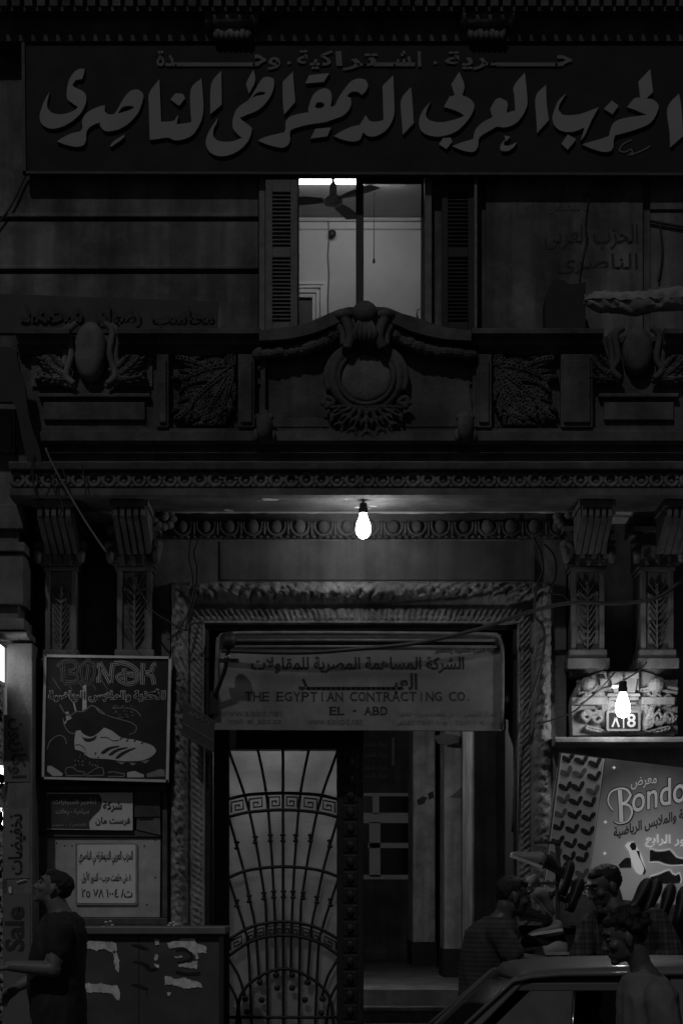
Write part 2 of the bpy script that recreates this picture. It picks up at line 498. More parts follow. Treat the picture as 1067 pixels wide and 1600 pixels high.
for i, (pa, pb) in enumerate(((72, 121), (184, 238), (891, 943), (1000, 1051))):
    m = MB(); yf = -0.12
    xa, xb = X(pa, yf), X(pb, yf)
    zlo = Z(1224, yf) if i < 2 else Z(1056, yf)
    m.box(xa, xb, yf, 0.30, zlo, Z(893, yf))
    m.box(xa, xa + 0.035, yf - 0.03, yf + 0.01, Z(1030, yf), Z(893, yf)); m.box(xb - 0.035, xb, yf - 0.03, yf + 0.01, Z(1030, yf), Z(893, yf))
    m.box(xa - 0.015, xb + 0.015, yf - 0.045, 0.25, Z(1030, yf), Z(1016, yf)); m.box(xa - 0.03, xb + 0.03, yf - 0.07, 0.25, Z(1046, yf), Z(1030, yf))
    pl = m.build('pilaster', M_['stone'], B, bevel=0.006)
    r = MB(); relief(r, xa + 0.036, xb - 0.036, Z(1016, yf), Z(894, yf), yf - 0.002, palm, 0.035, 44, 130, seed=i)
    r.build('palm_relief', M_['stone'], pl, smooth=True)
    c = MB(); dx = 0.055; c0, c1 = xa - dx, xb + dx
    zc0, zc1 = Z(893, yf), Z(826, yf)
    c.box(xa - 0.01, xb + 0.01, yf - 0.03, 0.2, zc0 + 0.0, zc0 + 0.028)
    c.prism([(yf - 0.02, zc0 + 0.026), (yf - 0.06, zc0 + 0.09), (yf - 0.08, zc0 + 0.16), (yf - 0.05, zc0 + 0.20), (yf - 0.05, zc1 - 0.03), (0.2, zc1 - 0.03), (0.2, zc0 + 0.026)], xa - 0.02, xb + 0.02)
    c.box(c0 - 0.005, c1 + 0.005, yf - 0.09, 0.2, zc1 - 0.032, zc1)
    for xx in (c0 + 0.015, c1 - 0.015):
        for k_ in range(10):
            t = k_ / 9
            c.ell((xx, yf - 0.075 + 0.02 * math.sin(t * 6), zc1 - 0.12 - 0.10 * t), 0.04 * (1 - 0.4 * t), 0.035, 0.03, 10)
    cp = c.build('capital', M_['stone'], pl, smooth=False)
    r = MB(); relief(r, c0 + 0.02, c1 - 0.02, zc0 + 0.03, zc1 - 0.034, yf - 0.052, capst, 0.05, 60, 60, seed=10 + i)
    r.build('capital_relief', M_['stone'], pl, smooth=True)
for (pa, pb) in ((57, 112), (175, 229), (908, 958), (1040, 1094)):
    m = MB(); yf = -0.60
    xa, xb = X(pa, yf), X(pb, yf); n = 5; wd = (xb - xa) / n
    z1, z0, zb = Z(779, yf), Z(808, yf), Z(808, yf) - 0.16
    m.prism([(yf + 0.035, z1), (yf + 0.035, z0), (-0.20, zb), (0.1, zb), (0.1, z1)], xa, xb)
    for k in range(n):
        m.prism([(yf, z1), (yf, z0 + 0.01), (yf + 0.01, z0), (-0.22, zb - 0.012), (-0.18, zb), (yf + 0.04, z0 + 0.02), (yf + 0.04, z1)], xa + wd * k + 0.008, xa + wd * (k + 1) - 0.008)
    m.box(xa - 0.012, xb + 0.012, yf - 0.012, 0.05, z1 - 0.05, z1 - 0.012)
    m.build('bracket', M_['stone'], B)

# ------------------------------------------------------------------ cornice with rings, soffit, egg moulding
cn = MB()
YC = -0.66
x0c, x1c = X(16, YC), X(1180, YC)
cn.prism([(YC + 0.02, Z(777, YC)), (YC - 0.01, Z(774, YC)), (YC - 0.02, Z(764, YC)), (YC + 0.03, Z(762, YC)), (YC + 0.03, Z(736, YC)), (YC - 0.03, Z(734, YC)), (YC - 0.05, Z(725, YC)), (YC + 0.0, Z(721, YC)), (-0.2, Z(719, YC)), (-0.2, Z(777, YC))], x0c, x1c)
cor = cn.build('cornice', M_['stone'], B)
g = MB()
n = 49; dz = (Z(736, YC) - Z(762, YC)); step = (x1c - x0c) / n
for i in range(n):
    cx_ = x0c + step * (i + 0.5); cz = (Z(736, YC) + Z(762, YC)) / 2
    Ro, ri = dz * 0.47, dz * 0.28
    rs = random.Random(i)
    ring = []
    for k in range(22):
        t = 2 * math.pi * k / 22
        ring.append((cx_ + Ro * 0.76 * math.cos(t), YC + 0.018 + rs.uniform(-.004, .004), cz + Ro * 0.76 * math.sin(t)))
    ring.append(ring[0])
    g.tube(ring, dz * rs.uniform(.11, .16), 6, caps=False)
    k_ = rs.uniform(.5, .8); g.ell((cx_ + rs.uniform(-.006, .006), YC + 0.03, cz + rs.uniform(-.006, .006)), ri * k_, 0.016 * rs.uniform(.4, 1.1), ri * k_, 10)
    for sg in (-1, 1): g.ell((cx_ + step / 2, YC + 0.03, cz + sg * dz * 0.34), step * 0.2, 0.022, dz * 0.14, 8)
g.build('ring_moulding', M_['stone'], cor, smooth=True)
sf = MB()
zs = Z(777, YC)
def soffit(u, v):
    x = x0c + 0.01 + (x1c - x0c - 0.02) * u; y = YC + 0.03 + (0.30 - YC) * v
    return (x, y, zs + 0.004 + 0.006 * noise.noise(Vector((x * 3, y * 6, 0))) + 0.004 * noise.noise(Vector((x * 14, y * 20, 4))))
sf.grid(soffit, 260, 24)
sf.build('soffit', M_['plaster'], B, smooth=True)
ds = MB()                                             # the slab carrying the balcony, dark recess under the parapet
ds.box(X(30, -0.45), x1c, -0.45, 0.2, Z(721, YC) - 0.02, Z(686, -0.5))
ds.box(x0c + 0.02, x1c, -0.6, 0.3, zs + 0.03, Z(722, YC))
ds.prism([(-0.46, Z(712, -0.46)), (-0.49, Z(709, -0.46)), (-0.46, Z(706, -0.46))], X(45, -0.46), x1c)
ds.build('balcony_slab', M_['stone_dirty_dim'], B)
eg = MB()
xa, xb = X(268), X(888); n = 17
eg.prism([(0.0, Z(842)), (-0.05, Z(839)), (-0.06, Z(836)), (-0.06, Z(818)), (-0.11, Z(812)), (-0.14, Z(806)), (-0.14, Z(800)), (0.0, Z(796))], xa - 0.03, xb + 0.03)
for i in range(n):
    cx_ = xa + (xb - xa) * (i + 0.5) / n; cz = Z(826); st = (xb - xa) / n
    rs = random.Random(i + 90); k_ = rs.uniform(.78, 1.02)
    eg.ell((cx_, -0.072, cz), 0.042 * k_, 0.032 * k_, 0.052 * k_, 14)
    arc = [(cx_ + 0.062 * math.cos(t), -0.07, cz + 0.010 - 0.068 * math.sin(t)) for t in np.linspace(-0.35, math.pi + 0.35, 14)]
    eg.tube(arc, 0.011, 6)
    eg.ell((cx_ + st / 2, -0.068, cz - 0.01), 0.011, 0.02, 0.05, 8)
nb = 60
for i in range(nb): eg.ell((xa + (xb - xa) * (i + 0.5) / nb, -0.05, Z(841)), 0.016, 0.014, 0.012, 8)
eg.build('egg_moulding', M_['stone_dirty_dim'], B, smooth=True)
for sx, px in ((1, 255), (-1, 878)):                 # corner rosette leaves at the ends of the soffit
    r = MB(); x = X(px)
    for k in range(14):
        a = k * 0.62; rr = 0.02 + 0.065 * (k / 14)
        r.ell((x + rr * math.cos(a) * 1.1, -0.14 - 0.03 * math.cos(k), Z(815) + rr * math.sin(a) * 1.1), 0.035, 0.04, 0.03, 8)
    r.build('corner_leaf', M_['stone'], B, smooth=True)

# ------------------------------------------------------------------ balcony parapet
YP = -0.50
bp = MB()
bp.box(X(22, YP), X(1180, YP), YP + 0.08, YP + 0.30, Z(694, YP), Z(520, YP))
crest_bg = [(392, 524), (430, 515), (470, 507), (505, 494), (528, 486), (545, 480), (600, 480), (622, 488), (650, 496), (690, 510), (748, 522), (748, 600), (392, 600)]
bp.poly(crest_bg, YP + 0.06, 0.2, corner=60)
bp.prism([(YP, Z(694, YP)), (YP - 0.03, Z(690, YP)), (YP - 0.03, Z(676, YP)), (YP + 0.02, Z(672, YP)), (YP + 0.02, Z(668, YP)), (YP + 0.1, Z(664, YP)), (YP + 0.1, Z(694, YP))], X(38, YP), X(1180, YP))
par = bp.build('balcony_parapet', M_['stone_dirty_dim'], B)
rl = MB()
rail = [(YP + 0.34, Z(516, YP)), (YP - 0.06, Z(517, YP)), (YP - 0.09, Z(520, YP)), (YP - 0.09, Z(527, YP)), (YP - 0.04, Z(531, YP)), (YP - 0.03, Z(540, YP)), (YP + 0.02, Z(545, YP)), (YP + 0.04, Z(552, YP)), (YP + 0.34, Z(552, YP))]
rl.prism(rail, X(185, YP), X(408, YP)); rl.prism(rail, X(736, YP), X(940, YP)); rl.prism(rail, X(28, YP), X(112, YP)); rl.prism(rail, X(1035, YP), X(1180, YP))
lt = [(405, 516), (440, 512), (475, 506), (500, 496), (515, 489), (535, 482), (548, 486), (540, 498), (520, 508), (490, 520), (450, 529), (405, 532)]
rt = [(1141 - a, b + 0) for a, b in lt]
rl.poly(lt, YP - 0.10, 0.42, corner=60); rl.poly(rt, YP - 0.10, 0.42, corner=60)
def swag(pts, w0, w1, yf):
    q = smooth_poly(pts, 10, 60, closed=False); n_ = len(q)
    for i, (a, b) in enumerate(q):
        t = i / (n_ - 1); r_ = S(w0 + (w1 - w0) * t)
        rs = random.Random(i * 7 + int(a))
        c_ = P(a, b, yf)
        rl.ell(c_ + Vector((0, rs.uniform(-.012, .012), rs.uniform(-.01, .01))), r_ * rs.uniform(.9, 1.25), r_ * 0.9, r_ * rs.uniform(.8, 1.1), 8)
swag([(403, 553), (440, 551), (480, 543), (510, 530), (530, 516)], 8, 10, YP - 0.03)
swag([(738, 553), (700, 551), (662, 544), (634, 532), (612, 517)], 8, 10, YP - 0.03)
rl.build('hand_rail', M_['stone_dirty_dim'], par)
ct = MB()                                             # oval cartouche, ring and scrolls
cx_, cz_ = 572, 590
ring = [P(cx_ + 52 * math.cos(t), cz_ - 48 * math.sin(t), YP + 0.0) for t in np.linspace(0, 2 * math.pi, 49)]
ct.tube(ring, S(8.5), 12, caps=False)
ring = [P(cx_ + 43 * math.cos(t), cz_ - 41 * math.sin(t), YP - 0.04) for t in np.linspace(0, 2 * math.pi, 49)]
ct.tube(ring, S(3.5), 8, caps=False)
ring = [P(cx_ + 61 * math.cos(t), cz_ - 53 * math.sin(t), YP + 0.0) for t in np.linspace(-0.4, math.pi + 0.4, 40)]
ct.tube(ring, S(6), 8)
for sg in (-1, 1):
    sc = [(cx_ + sg * (60 - 13 * (t / 16) * math.cos(t * 0.55)), 628 + 12 * (1 - t / 20) * math.sin(t * 0.55)) for t in range(17)]
    ct.tube([P(a, b, YP - 0.03) for a, b in sc], S(4.0), 7)
ct.build('cartouche_ring', M_['stone_dirty_dim'], par, smooth=True)
dsb = MB()
dsb.grid(lambda u, v: tuple(P(cx_ + 42 * u * math.cos(2 * math.pi * v), cz_ - 40 * u * math.sin(2 * math.pi * v), YP - 0.01) + Vector((0, -0.05 * math.sqrt(max(0, 1 - u * u)), 0))), 14, 41)
dsb.build('cartouche_oval', M_['stone'], par, smooth=True)
cr = MB()                                             # crest: knob, scrolls, drop leaves
cr.ell(P(570, 489, YP - 0.10), S(19), S(16), S(18), 18)
for sg in (-1, 1):
    cr.ell(P(570 + sg * 33, 493, YP - 0.08), S(15), S(14), S(9), 12)
    path = [(570 + sg * 34, 490), (570 + sg * 30, 500), (570 + sg * 24, 515), (570 + sg * 22, 530), (570 + sg * 28, 545)]
    cr.tube([P(a, b, YP - 0.10) for a, b in smooth_poly(path, 4, 60, closed=False)], S(7.5), 8)
    path = [(570 + sg * 45, 495), (570 + sg * 41, 508), (570 + sg * 34, 522), (570 + sg * 33, 540)]
    cr.tube([P(a, b, YP - 0.07) for a, b in smooth_poly(path, 4, 60, closed=False)], S(6), 8)
cr.poly([(548, 498), (592, 498), (594, 520), (586, 538), (570, 548), (554, 538), (546, 520)], YP - 0.10, 0.12)
for k in range(5):
    t = (k - 2) / 2
    cr.tube([P(570 + t * 8, 500, YP - 0.12), P(570 + t * 16, 520, YP - 0.135), P(570 + t * 12, 540, YP - 0.11)], [S(3), S(5), S(2.5)], 7)
cr.build('crest', M_['stone_dirty_dim'], par, smooth=True)
fan = []
for k in range(9):
    a = -math.pi / 2 + (k - 4) * 0.30
    fan += leaf(0.5 + (k - 4) * 0.045, 0.46, a, 0.40, (k - 4) * 0.12, 3, 0.075)
r = MB(); relief(r, X(515, YP), X(630, YP), Z(684, YP), Z(634, YP), YP + 0.0, fan, 0.055, 80, 40, mirror=False)
r.build('leaf_fan', M_['stone_dirty_dim'], par, smooth=True)
# panel frames and plain panels
pn = MB()
for (a, b) in ((415, 520), (626, 738)):
    for q in ((a - 8, 552, a, 668, YP + 0.0), (b, 566, b + 8, 668, YP + 0.03), (a, 652, b, 668, YP + 0.03)):
        pn = MB(); pn.pbox(*q, YP + 0.09); pn.build('panel_border', M_['stone_dirty_dim'], par, bevel=0.008)
for (a, b) in ((245, 264), (372, 398), (744, 768), (876, 926)):
    pn = MB(); pn.pbox(a, 553, b, 668, YP + 0.0, YP + 0.09); pn.pbox(a + 4, 562, b - 4, 660, YP - 0.02, YP + 0.02); pn.build('pilaster_strip', M_['stone_dirty_dim'], par, bevel=0.008)
pp = MB()
for pts in ([(418, 573), (470, 568), (508, 560), (510, 600), (522, 640), (520, 652), (412, 652)], [(636, 560), (680, 568), (730, 573), (738, 652), (622, 652), (622, 640), (636, 600)]):
    pp = MB(); pp.poly(pts, YP + 0.055, 0.04, corner=40); pp.build('plain_panel', M_['stone_dirty_dim'], par)
ac = leaf(0.92, 0.92, math.pi * 1.02, 0.8, 0.55, 6, 0.13) + leaf(0.92, 0.85, math.pi * 1.18, 0.95, 0.35, 7, 0.13) + leaf(0.92, 0.80, math.pi * 1.32, 0.98, 0.1, 7, 0.12) + leaf(0.92, 0.75, math.pi * 1.44, 0.75, -0.3, 6, 0.12) + leaf(0.12, 1.02, -0.15, 0.55, -0.5, 4, 0.10) + leaf(0.1, 0.12, 0.5, 0.5, 0.9, 4, 0.10) + leaf(0.5, 0.1, 0.2, 0.42, 0.6, 4, 0.09)
ac.append(([(0.93 - 0.10 * (1 - t / 16) * math.cos(t * 0.6), 0.96 + 0.09 * (1 - t / 16) * math.sin(t * 0.6)) for t in range(15)], 0.05, 0.03, 1.1))
for k, (a, b, mi) in enumerate(((266, 370, False), (770, 874, True))):
    r = MB(); relief(r, X(a, YP), X(b, YP), Z(664, YP), Z(553, YP), YP + 0.075, ac, 0.085, 110, 118, mirror=mi, seed=k)
    r.build('acanthus_panel', M_['stone_dirty_dim'], par, smooth=True)
for k, (cx_, y0, y1, hw) in enumerate(((142, 503, 598, 26), (995, 510, 590, 24))):   # end medallions
    m = MB()
    m.grid(lambda u, v: tuple(P(cx_ + hw * u * math.cos(2 * math.pi * v), (y0 + y1) / 2 - (y1 - y0) / 2 * u * math.sin(2 * math.pi * v), YP + 0.05) + Vector((0, -0.085 * math.sqrt(max(0, 1 - u ** 3.5)), 0))), 14, 37)
    for sg in (-1, 1):
        path = [(cx_ + sg * 22, y0 + 2), (cx_ + sg * 34, y0 + 16), (cx_ + sg * 30, y0 + 50), (cx_ + sg * 38, y1 - 12), (cx_ + sg * 26, y1 + 2)]
        m.tube([P(a, b, YP + 0.0) for a, b in smooth_poly(path, 5, 70, closed=False)], S(5), 8)
        m.tube([P(a, b, YP + 0.03) for a, b in smooth_poly([(p_ + sg * 9, q_ + 3) for p_, q_ in path], 5, 70, closed=False)], S(5), 8)
        for j in range(6): m.ell(P(cx_ + sg * (34 + 6 * math.sin(j)), y1 - 20 + j * 5, YP + 0.02), S(7), S(7), S(5), 8)
    m.build('end_medallion', M_['stone'] if k == 0 else M_['stone_dirty_dim'], par, smooth=True)  # left one lighter, right one dimmer: light from the left painted in
    lv = leaf(0.95, 0.25, math.pi * 0.85, 0.8, -0.5, 5, 0.14) + leaf(0.95, 0.15, math.pi * 1.0, 0.7, -0.3, 4, 0.14) + leaf(0.9, 0.5, math.pi * 0.7, 0.5, 0.4, 4, 0.12)
    for sg in (-1, 1):
        a, b = (cx_ - 95, cx_ - 38) if sg < 0 else (cx_ + 38, cx_ + 95)
        r = MB(); relief(r, X(a, YP), X(b, YP), Z(600, YP), Z(553, YP), YP + 0.06, lv, 0.08, 60, 50, mirror=(sg > 0), seed=sg + 5)
        r.build('leaf_relief', M_['stone'] if k == 0 else M_['stone_dirty_dim'], par, smooth=True)
lwp = MB()
for a, b in ((60, 235), (935, 1060)):
    lwp = MB(); lwp.pbox(a, 614, b, 620, YP + 0.03, YP + 0.1); lwp.build('ledge', M_['stone_dirty_dim'], par, bevel=0.006); lwp = MB(); lwp.pbox(a + 8, 628, b - 8, 656, YP + 0.05, YP + 0.1); lwp.build('lower_panel', M_['stone_dirty_dim'], par, bevel=0.006)
for cx_ in (413, 727):
    m = MB()
    m.tube([P(cx_, 645, YP - 0.02), P(cx_, 660, YP - 0.07), P(cx_, 676, YP - 0.08), P(cx_, 692, YP - 0.04)], [S(7), S(13), S(11), S(6)], 10)
    for sg in (-1, 1): m.ell(P(cx_ + sg * 13, 680, YP - 0.05), S(5), S(5), S(10), 8); m.ell(P(cx_ + sg * 9, 652, YP - 0.05), S(6), S(5), S(6), 8)
    m.build('pendant', M_['stone_dirty_dim'], par, smooth=True)

# ------------------------------------------------------------------ upper wall, grooves, top cornice
uw = MB()
def ubox(a, b, c, d, yf=YU, yb=YU + 0.25): uw.box(X(a, YU), X(b, YU), yf, yb, Z(d, YU), Z(c, YU))
ubox(-120, 466, -160, 268); ubox(466, 664, -160, 254); ubox(664, 1190, -160, 268)
ubox(404, 466, 268, 700); ubox(664, 700, 268, 700)
for (c, d) in ((268, 337), (350, 418), (432, 500), (500, 700)): ubox(-120, 404, c, d, YU - 0.05)
ubox(700, 1190, 268, 700, YU - 0.005)
ubox(700, 752, 268, 700, YU + 0.05, YU + 0.3) if False else None
ubox(758, 1002, 276, 700, YU - 0.04); ubox(1014, 1190, 276, 330, YU - 0.04); ubox(1014, 1190, 336, 700, YU - 0.04)
uw.build('upper_wall', M_['stone_upper'], B)
gr = MB()
for c in (337, 418):
    gr.prism([(YU - 0.05, Z(c, YU)), (YU - 0.075, Z(c + 3, YU)), (YU - 0.075, Z(c + 7, YU)), (YU - 0.03, Z(c + 9, YU)), (YU + 0.0, Z(c + 13, YU)), (YU + 0.0, Z(c, YU))], X(-120, YU), X(404, YU))
gr.build('groove_moulding', M_['stone_upper'], B)
tc = MB()
tc.box(X(-120), X(1190), -0.02, 0.2, Z(66), Z(30))
tc.box(X(-120), X(1190), -0.12, 0.2, Z(30), Z(-8)); tc.box(X(-120), X(1190), -0.24, 0.2, Z(-8), Z(-60))
for i in range(66):
    a = -110 + i * 19.4
    tc.box(X(a), X(a + 12), -0.17, -0.11, Z(27), Z(-7))
tc.build('top_cornice', M_['stone_dirty_dim'], B)
for px in (363, 760):
    m = MB()
    m.tube([P(px - 42, 30, -0.04), P(px + 42, 30, -0.04)], S(15), 14)
    for sg in (-1, 1): m.tube([P(px + sg * 33, 30, -0.04), P(px + sg * 42, 30, -0.04)], S(18), 14)
    m.pbox(px - 30, 44, px + 30, 58, -0.06, 0.0)
    for k in range(7): m.ell(P(px - 24 + k * 8, 55, -0.05), S(5), S(6), S(8), 8)
    m.build('scroll_bracket', M_['stone_upper'], B, smooth=True)

# ------------------------------------------------------------------ window, shutters
wf = MB(); YW = YU + 0.02
wf.pbox(405, 268, 414, 520, YU - 0.09, YU + 0.1); wf.pbox(664, 277, 674, 520, YU - 0.07, YU + 0.1); wf.pbox(414, 262, 664, 275, YU + 0.18, YU + 0.24)
win = wf.build('window', M_['wood_mid'], B)
m = MB()
m.pbox(556, 266, 568, 520, YW, YW + 0.06)
m.pbox(568, 270, 662, 285, YW + 0.01, YW + 0.05); m.pbox(657.5, 283, 661.5, 520, YW + 0.01, YW + 0.05)
m.build('sash_frame', M_['wood_dark'], win, bevel=0.004)
h = MB(); h.tube([P(657, 482, YW - 0.01), P(652, 484, YW - 0.03), P(651, 494, YW - 0.03), P(656, 503, YW - 0.01)], 0.006, 6)
h.build('window_handle', M_['steel'], win, smooth=True)
def shutter(px0, px1, py0, py1, yf, panels, matn, lw_):
    m = MB()
    m.pbox(px0, py0, px0 + lw_, py1, yf, yf + 0.05); m.pbox(px1 - lw_, py0, px1, py1, yf, yf + 0.05)
    ys = [py0]
    for (a, b) in panels:
        m.pbox(px0 + lw_, ys[-1], px1 - lw_, a, yf, yf + 0.05); ys.append(b)
    m.pbox(px0 + lw_, ys[-1], px1 - lw_, py1, yf, yf + 0.05)
    s = m.build('shutter', M_[matn], B, bevel=0.004)
    l = MB()
    for (a, b) in panels:
        n_ = int((b - a) / 6)
        for k in range(n_):
            y = a + (b - a) * (k + 0.5) / n_
            c0 = P(px0 + lw_, y, yf); c1 = P(px1 - lw_, y, yf)
            l.prism([(yf + 0.004, c0.z - 0.012), (yf + 0.045, c0.z + 0.010), (yf + 0.045, c0.z + 0.017), (yf + 0.004, c0.z - 0.005)], c0.x, c1.x)
    l.build('louvres', M_[matn], s)
shutter(415, 465, 280, 520, YU - 0.14, ((300, 388), (402, 505)), 'wood_mid', 11)
shutter(690, 741, 278, 520, YU - 0.06, ((300, 388), (402, 505)), 'black', 10)
e = MB(); e.pbox(741, 276, 745, 512, YU - 0.12, YU - 0.06); e.build('shutter_edge', M_['wood_mid'], B)

# ------------------------------------------------------------------ the lit room
YB = 4.5; ZC = EYE + (HY - 340) / F * (D + YB); RX0, RX1, ZF = -1.9, 2.4, 4.9
m = MB()
m.box(RX0, RX1, YB, YB + 0.1, ZF, ZC); m.box(RX0 - 0.1, RX0, YU + 0.26, YB, ZF, ZC); m.box(RX1, RX1 + 0.1, YU + 0.26, YB, ZF, ZC)
m.box(RX0, X(466, YU), YU + 0.26, YU + 0.3, ZF, ZC); m.box(X(664, YU), RX1, YU + 0.26, YU + 0.3, ZF, ZC); m.box(X(466, YU), X(664, YU), YU + 0.26, YU + 0.3, Z(252, YU), ZC)
rw = m.build('room_wall', M_['room_wall'], B)
m = MB(); m.box(RX0 - 0.1, RX1 + 0.1, YU + 0.26, YB + 0.1, ZC, ZC + 0.1); m.build('room_ceiling', M_['room_ceiling'], rw)
m = MB(); m.box(RX0 - 0.1, RX1 + 0.1, YU + 0.26, YB + 0.1, ZF - 0.1, ZF); m.build('room_floor', M_['stone_light'], rw)
m = MB()                                              # picture moulding under the ceiling and inner door architrave
for a, b, dd in ((343, 347, 0.03), (357, 359.5, 0.015)): m.box(RX0, RX1, YB - dd, YB, Z(b, YB), Z(a, YB))
m.build('wall_moulding', M_['room_ceiling'], rw)
m = MB()
for k, (x_, y_) in enumerate(((511, 439), (506, 444), (499, 452), (493, 459))):
    d1 = 0.05 - 0.012 * (k % 2)
    m.pbox(380, y_, x_, y_ + 5, YB - d1, YB); m.pbox(x_ - 5, y_ + 5, x_, 700, YB - d1, YB)
ar = m.build('inner_door_frame', M_['white_paint'], rw)
m = MB(); m.pbox(384, 462, 489, 700, YB - 0.006, YB - 0.001); m.build('inner_door', mat('inner_door_dark', 0.10, var=0.5, scale=2), rw)

# ------------------------------------------------------------------ entrance hall behind the doorway
HZ = 0.97
H0, H1, YH = -1.3, 2.4, 9.6
M_['hall_wall'] = stone('hall_wall_paint', 0.16, bump=0.2)
m = MB()
m.box(H0 - 0.1, H0, 0.5, YH, DZ, 4.6); m.box(H1, H1 + 0.1, 0.5, YH, DZ, 4.6); m.box(H0, H1, YH, YH + 0.1, DZ, 4.6)
m.box(H0 - 0.1, X(318), 0.5, 0.56, DZ, 4.6); m.box(X(812), H1 + 0.1, 0.5, 0.56, DZ, 4.6); m.box(X(318), X(812), 0.5, 0.56, Z(972), 4.6)
hw_ = m.build('hall_wall', M_['hall_wall'], B)
m = MB(); m.box(H0 - 0.1, H1 + 0.1, 0.5, YH + 0.1, 4.6, 4.7); m.build('hall_ceiling', M_['hall_wall'], hw_)
m = MB(); m.box(H0, H1, 2.0, YH, DZ - 0.1, HZ); m.build('hall_floor', stone('hall_floor_tiles', 0.30, bump=0.15), hw_)
for k in range(7):
    z = HZ - 0.125 * (k + 1)
    if z < DZ: z = DZ + 0.005
    m = MB(); m.box(H0, H1, 2.0 - 0.22 * (k + 1), 2.0 - 0.22 * k, DZ - 0.1, z); m.box(H0, H1, 2.0 - 0.22 * (k + 1) - 0.02, 2.0 - 0.22 * k - 0.05, z - 0.03, z + 0.004)
    m.build('stone_step', M_['stone_dirty_dim'] if k else M_['stone'], hw_, bevel=0.006)
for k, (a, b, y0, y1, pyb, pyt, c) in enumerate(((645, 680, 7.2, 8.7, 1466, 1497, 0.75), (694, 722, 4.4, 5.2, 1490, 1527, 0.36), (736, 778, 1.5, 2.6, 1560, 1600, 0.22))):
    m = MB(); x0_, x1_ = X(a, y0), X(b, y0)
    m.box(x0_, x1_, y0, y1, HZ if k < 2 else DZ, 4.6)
    pl = m.build('hall_pillar', stone('hall_pillar_lit_tone', c, bump=0.15, streak=0.35), hw_, bevel=0.02)
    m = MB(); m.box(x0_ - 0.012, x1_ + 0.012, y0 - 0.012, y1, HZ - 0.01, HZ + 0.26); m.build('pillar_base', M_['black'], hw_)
m = MB(); yw = YH - 0.05
for bx_ in ((540, 1239, 650, 1244), (540, 1270, 650, 1286), (575, 1317, 650, 1325), (540, 1367, 650, 1374), (577, 1284, 594, 1370), (582, 1243, 592, 1272)): m.pbox(bx_[0], bx_[1], bx_[2], bx_[3], yw, yw + 0.05)
hwin = m.build('hall_window', M_['white_paint'], B)
m = MB(); m.pbox(540, 1240, 650, 1372, yw + 0.04, yw + 0.049); m.build('hall_window_glass', mat('dark_window_glass', 0.01, rough=0.1, spec=0.6), hwin)

# ------------------------------------------------------------------ iron and glass door leaf
YD = 0.34
def gp(a, b): return (330 + a / 3.48, 1140 + b / 3.48)
m = MB()
m.pbox(334, 1140, 358, 1840, YD - 0.03, YD + 0.06); m.pbox(526, 1140, 568, 1840, YD - 0.03, YD + 0.06); m.pbox(358, 1140, 526, 1171, YD - 0.03, YD + 0.06); m.pbox(358, 1760, 526, 1840, YD - 0.03, YD + 0.06)
m.pbox(334, 1124, 790, 1140, YD - 0.03, YD + 0.06)
for k in range(18): m.pbox(536, 1180 + k * 26, 558, 1202 + k * 26, YD - 0.04, YD - 0.029)
for k in range(18): m.ell(P(547, 1191 + k * 26, YD - 0.045), 0.03, 0.02, 0.035, 10)
m2_ = MB(); m2_.pbox(327, 980, 801, 1123, YD, YD + 0.05); m2_.build('hall_light_stop', M_['wood_dark'], B)  # unseen panel behind the sign, added to stop hall light leaking out
leafd = m.build('door_leaf', M_['iron'], B, bevel=0.005)
gb = MB()
GY = YD + 0.0
def tubepx(pts, r, yy=GY): gb.tube([P(*gp(a, b), yy) for a, b in smooth_poly(pts, 4, 70, closed=False)], r, 7)
half = [[(252, 100), (300, 350), (330, 700), (345, 1000), (350, 1130), (352, 1330)], [(95, 110), (190, 380), (240, 600), (285, 870), (300, 1050), (312, 1900)],
        [(96, 480), (140, 630), (180, 780), (210, 930), (240, 1080), (262, 1370)], [(96, 815), (140, 950), (180, 1080), (205, 1230), (230, 1900)],
        [(96, 1250), (150, 1340), (185, 1460)], [(96, 1380), (140, 1470), (160, 1600)]]
tubepx([(390, 100), (393, 2100)], 0.011)
for q in half:
    tubepx(q, 0.010); tubepx([(785 - a + 0, b) for a, b in q], 0.010)
arcs = [[(90, 380), (200, 355), (390, 345), (580, 355), (690, 380)], [(90, 477), (200, 450), (390, 436), (580, 450), (690, 477)], [(90, 808), (200, 765), (390, 745), (580, 763), (695, 802)],
        [(90, 1148), (200, 1080), (300, 1053), (390, 1045), (480, 1053), (590, 1083), (695, 1143)], [(90, 1235), (200, 1160), (300, 1127), (390, 1120), (480, 1127), (590, 1160), (695, 1230)],
        [(140, 1620), (160, 1450), (250, 1350), (390, 1300), (530, 1345), (640, 1450), (665, 1620)], [(90, 1565), (695, 1565)], [(90, 1900), (695, 1900)]]
for q in arcs: tubepx(q, 0.012, GY - 0.012)
for (a, b) in ((140, 630), (240, 600), (322, 590), (390, 590), (460, 590), (540, 590), (645, 620), (140, 945), (207, 920), (287, 905), (340, 897), (393, 895), (445, 897), (500, 902), (575, 925), (648, 940)):
    for dd in (-16, 0, 16): gb.ell(P(*gp(a, b + dd), GY), 0.021 if dd else 0.014, 0.018, 0.012, 8)
for (a, b) in ((275, 1470), (360, 1405), (440, 1405), (510, 1470), (600, 1540), (195, 1535), (185, 1465), (605, 1465), (265, 1375), (525, 1375), (352, 1335), (440, 1335)):
    gb.ell(P(*gp(a, b), GY - 0.01), 0.022, 0.018, 0.022, 8)
gb.build('iron_bars', M_['iron'], leafd, smooth=True)
kb = MB()
def arcy(x, top):                                      # curved greek-key bands
    if top == 0: return 345 + 35 * ((x - 390) / 300) ** 2, 92
    return 1045 + 100 * abs((x - 390) / 300) ** 1.8, 78
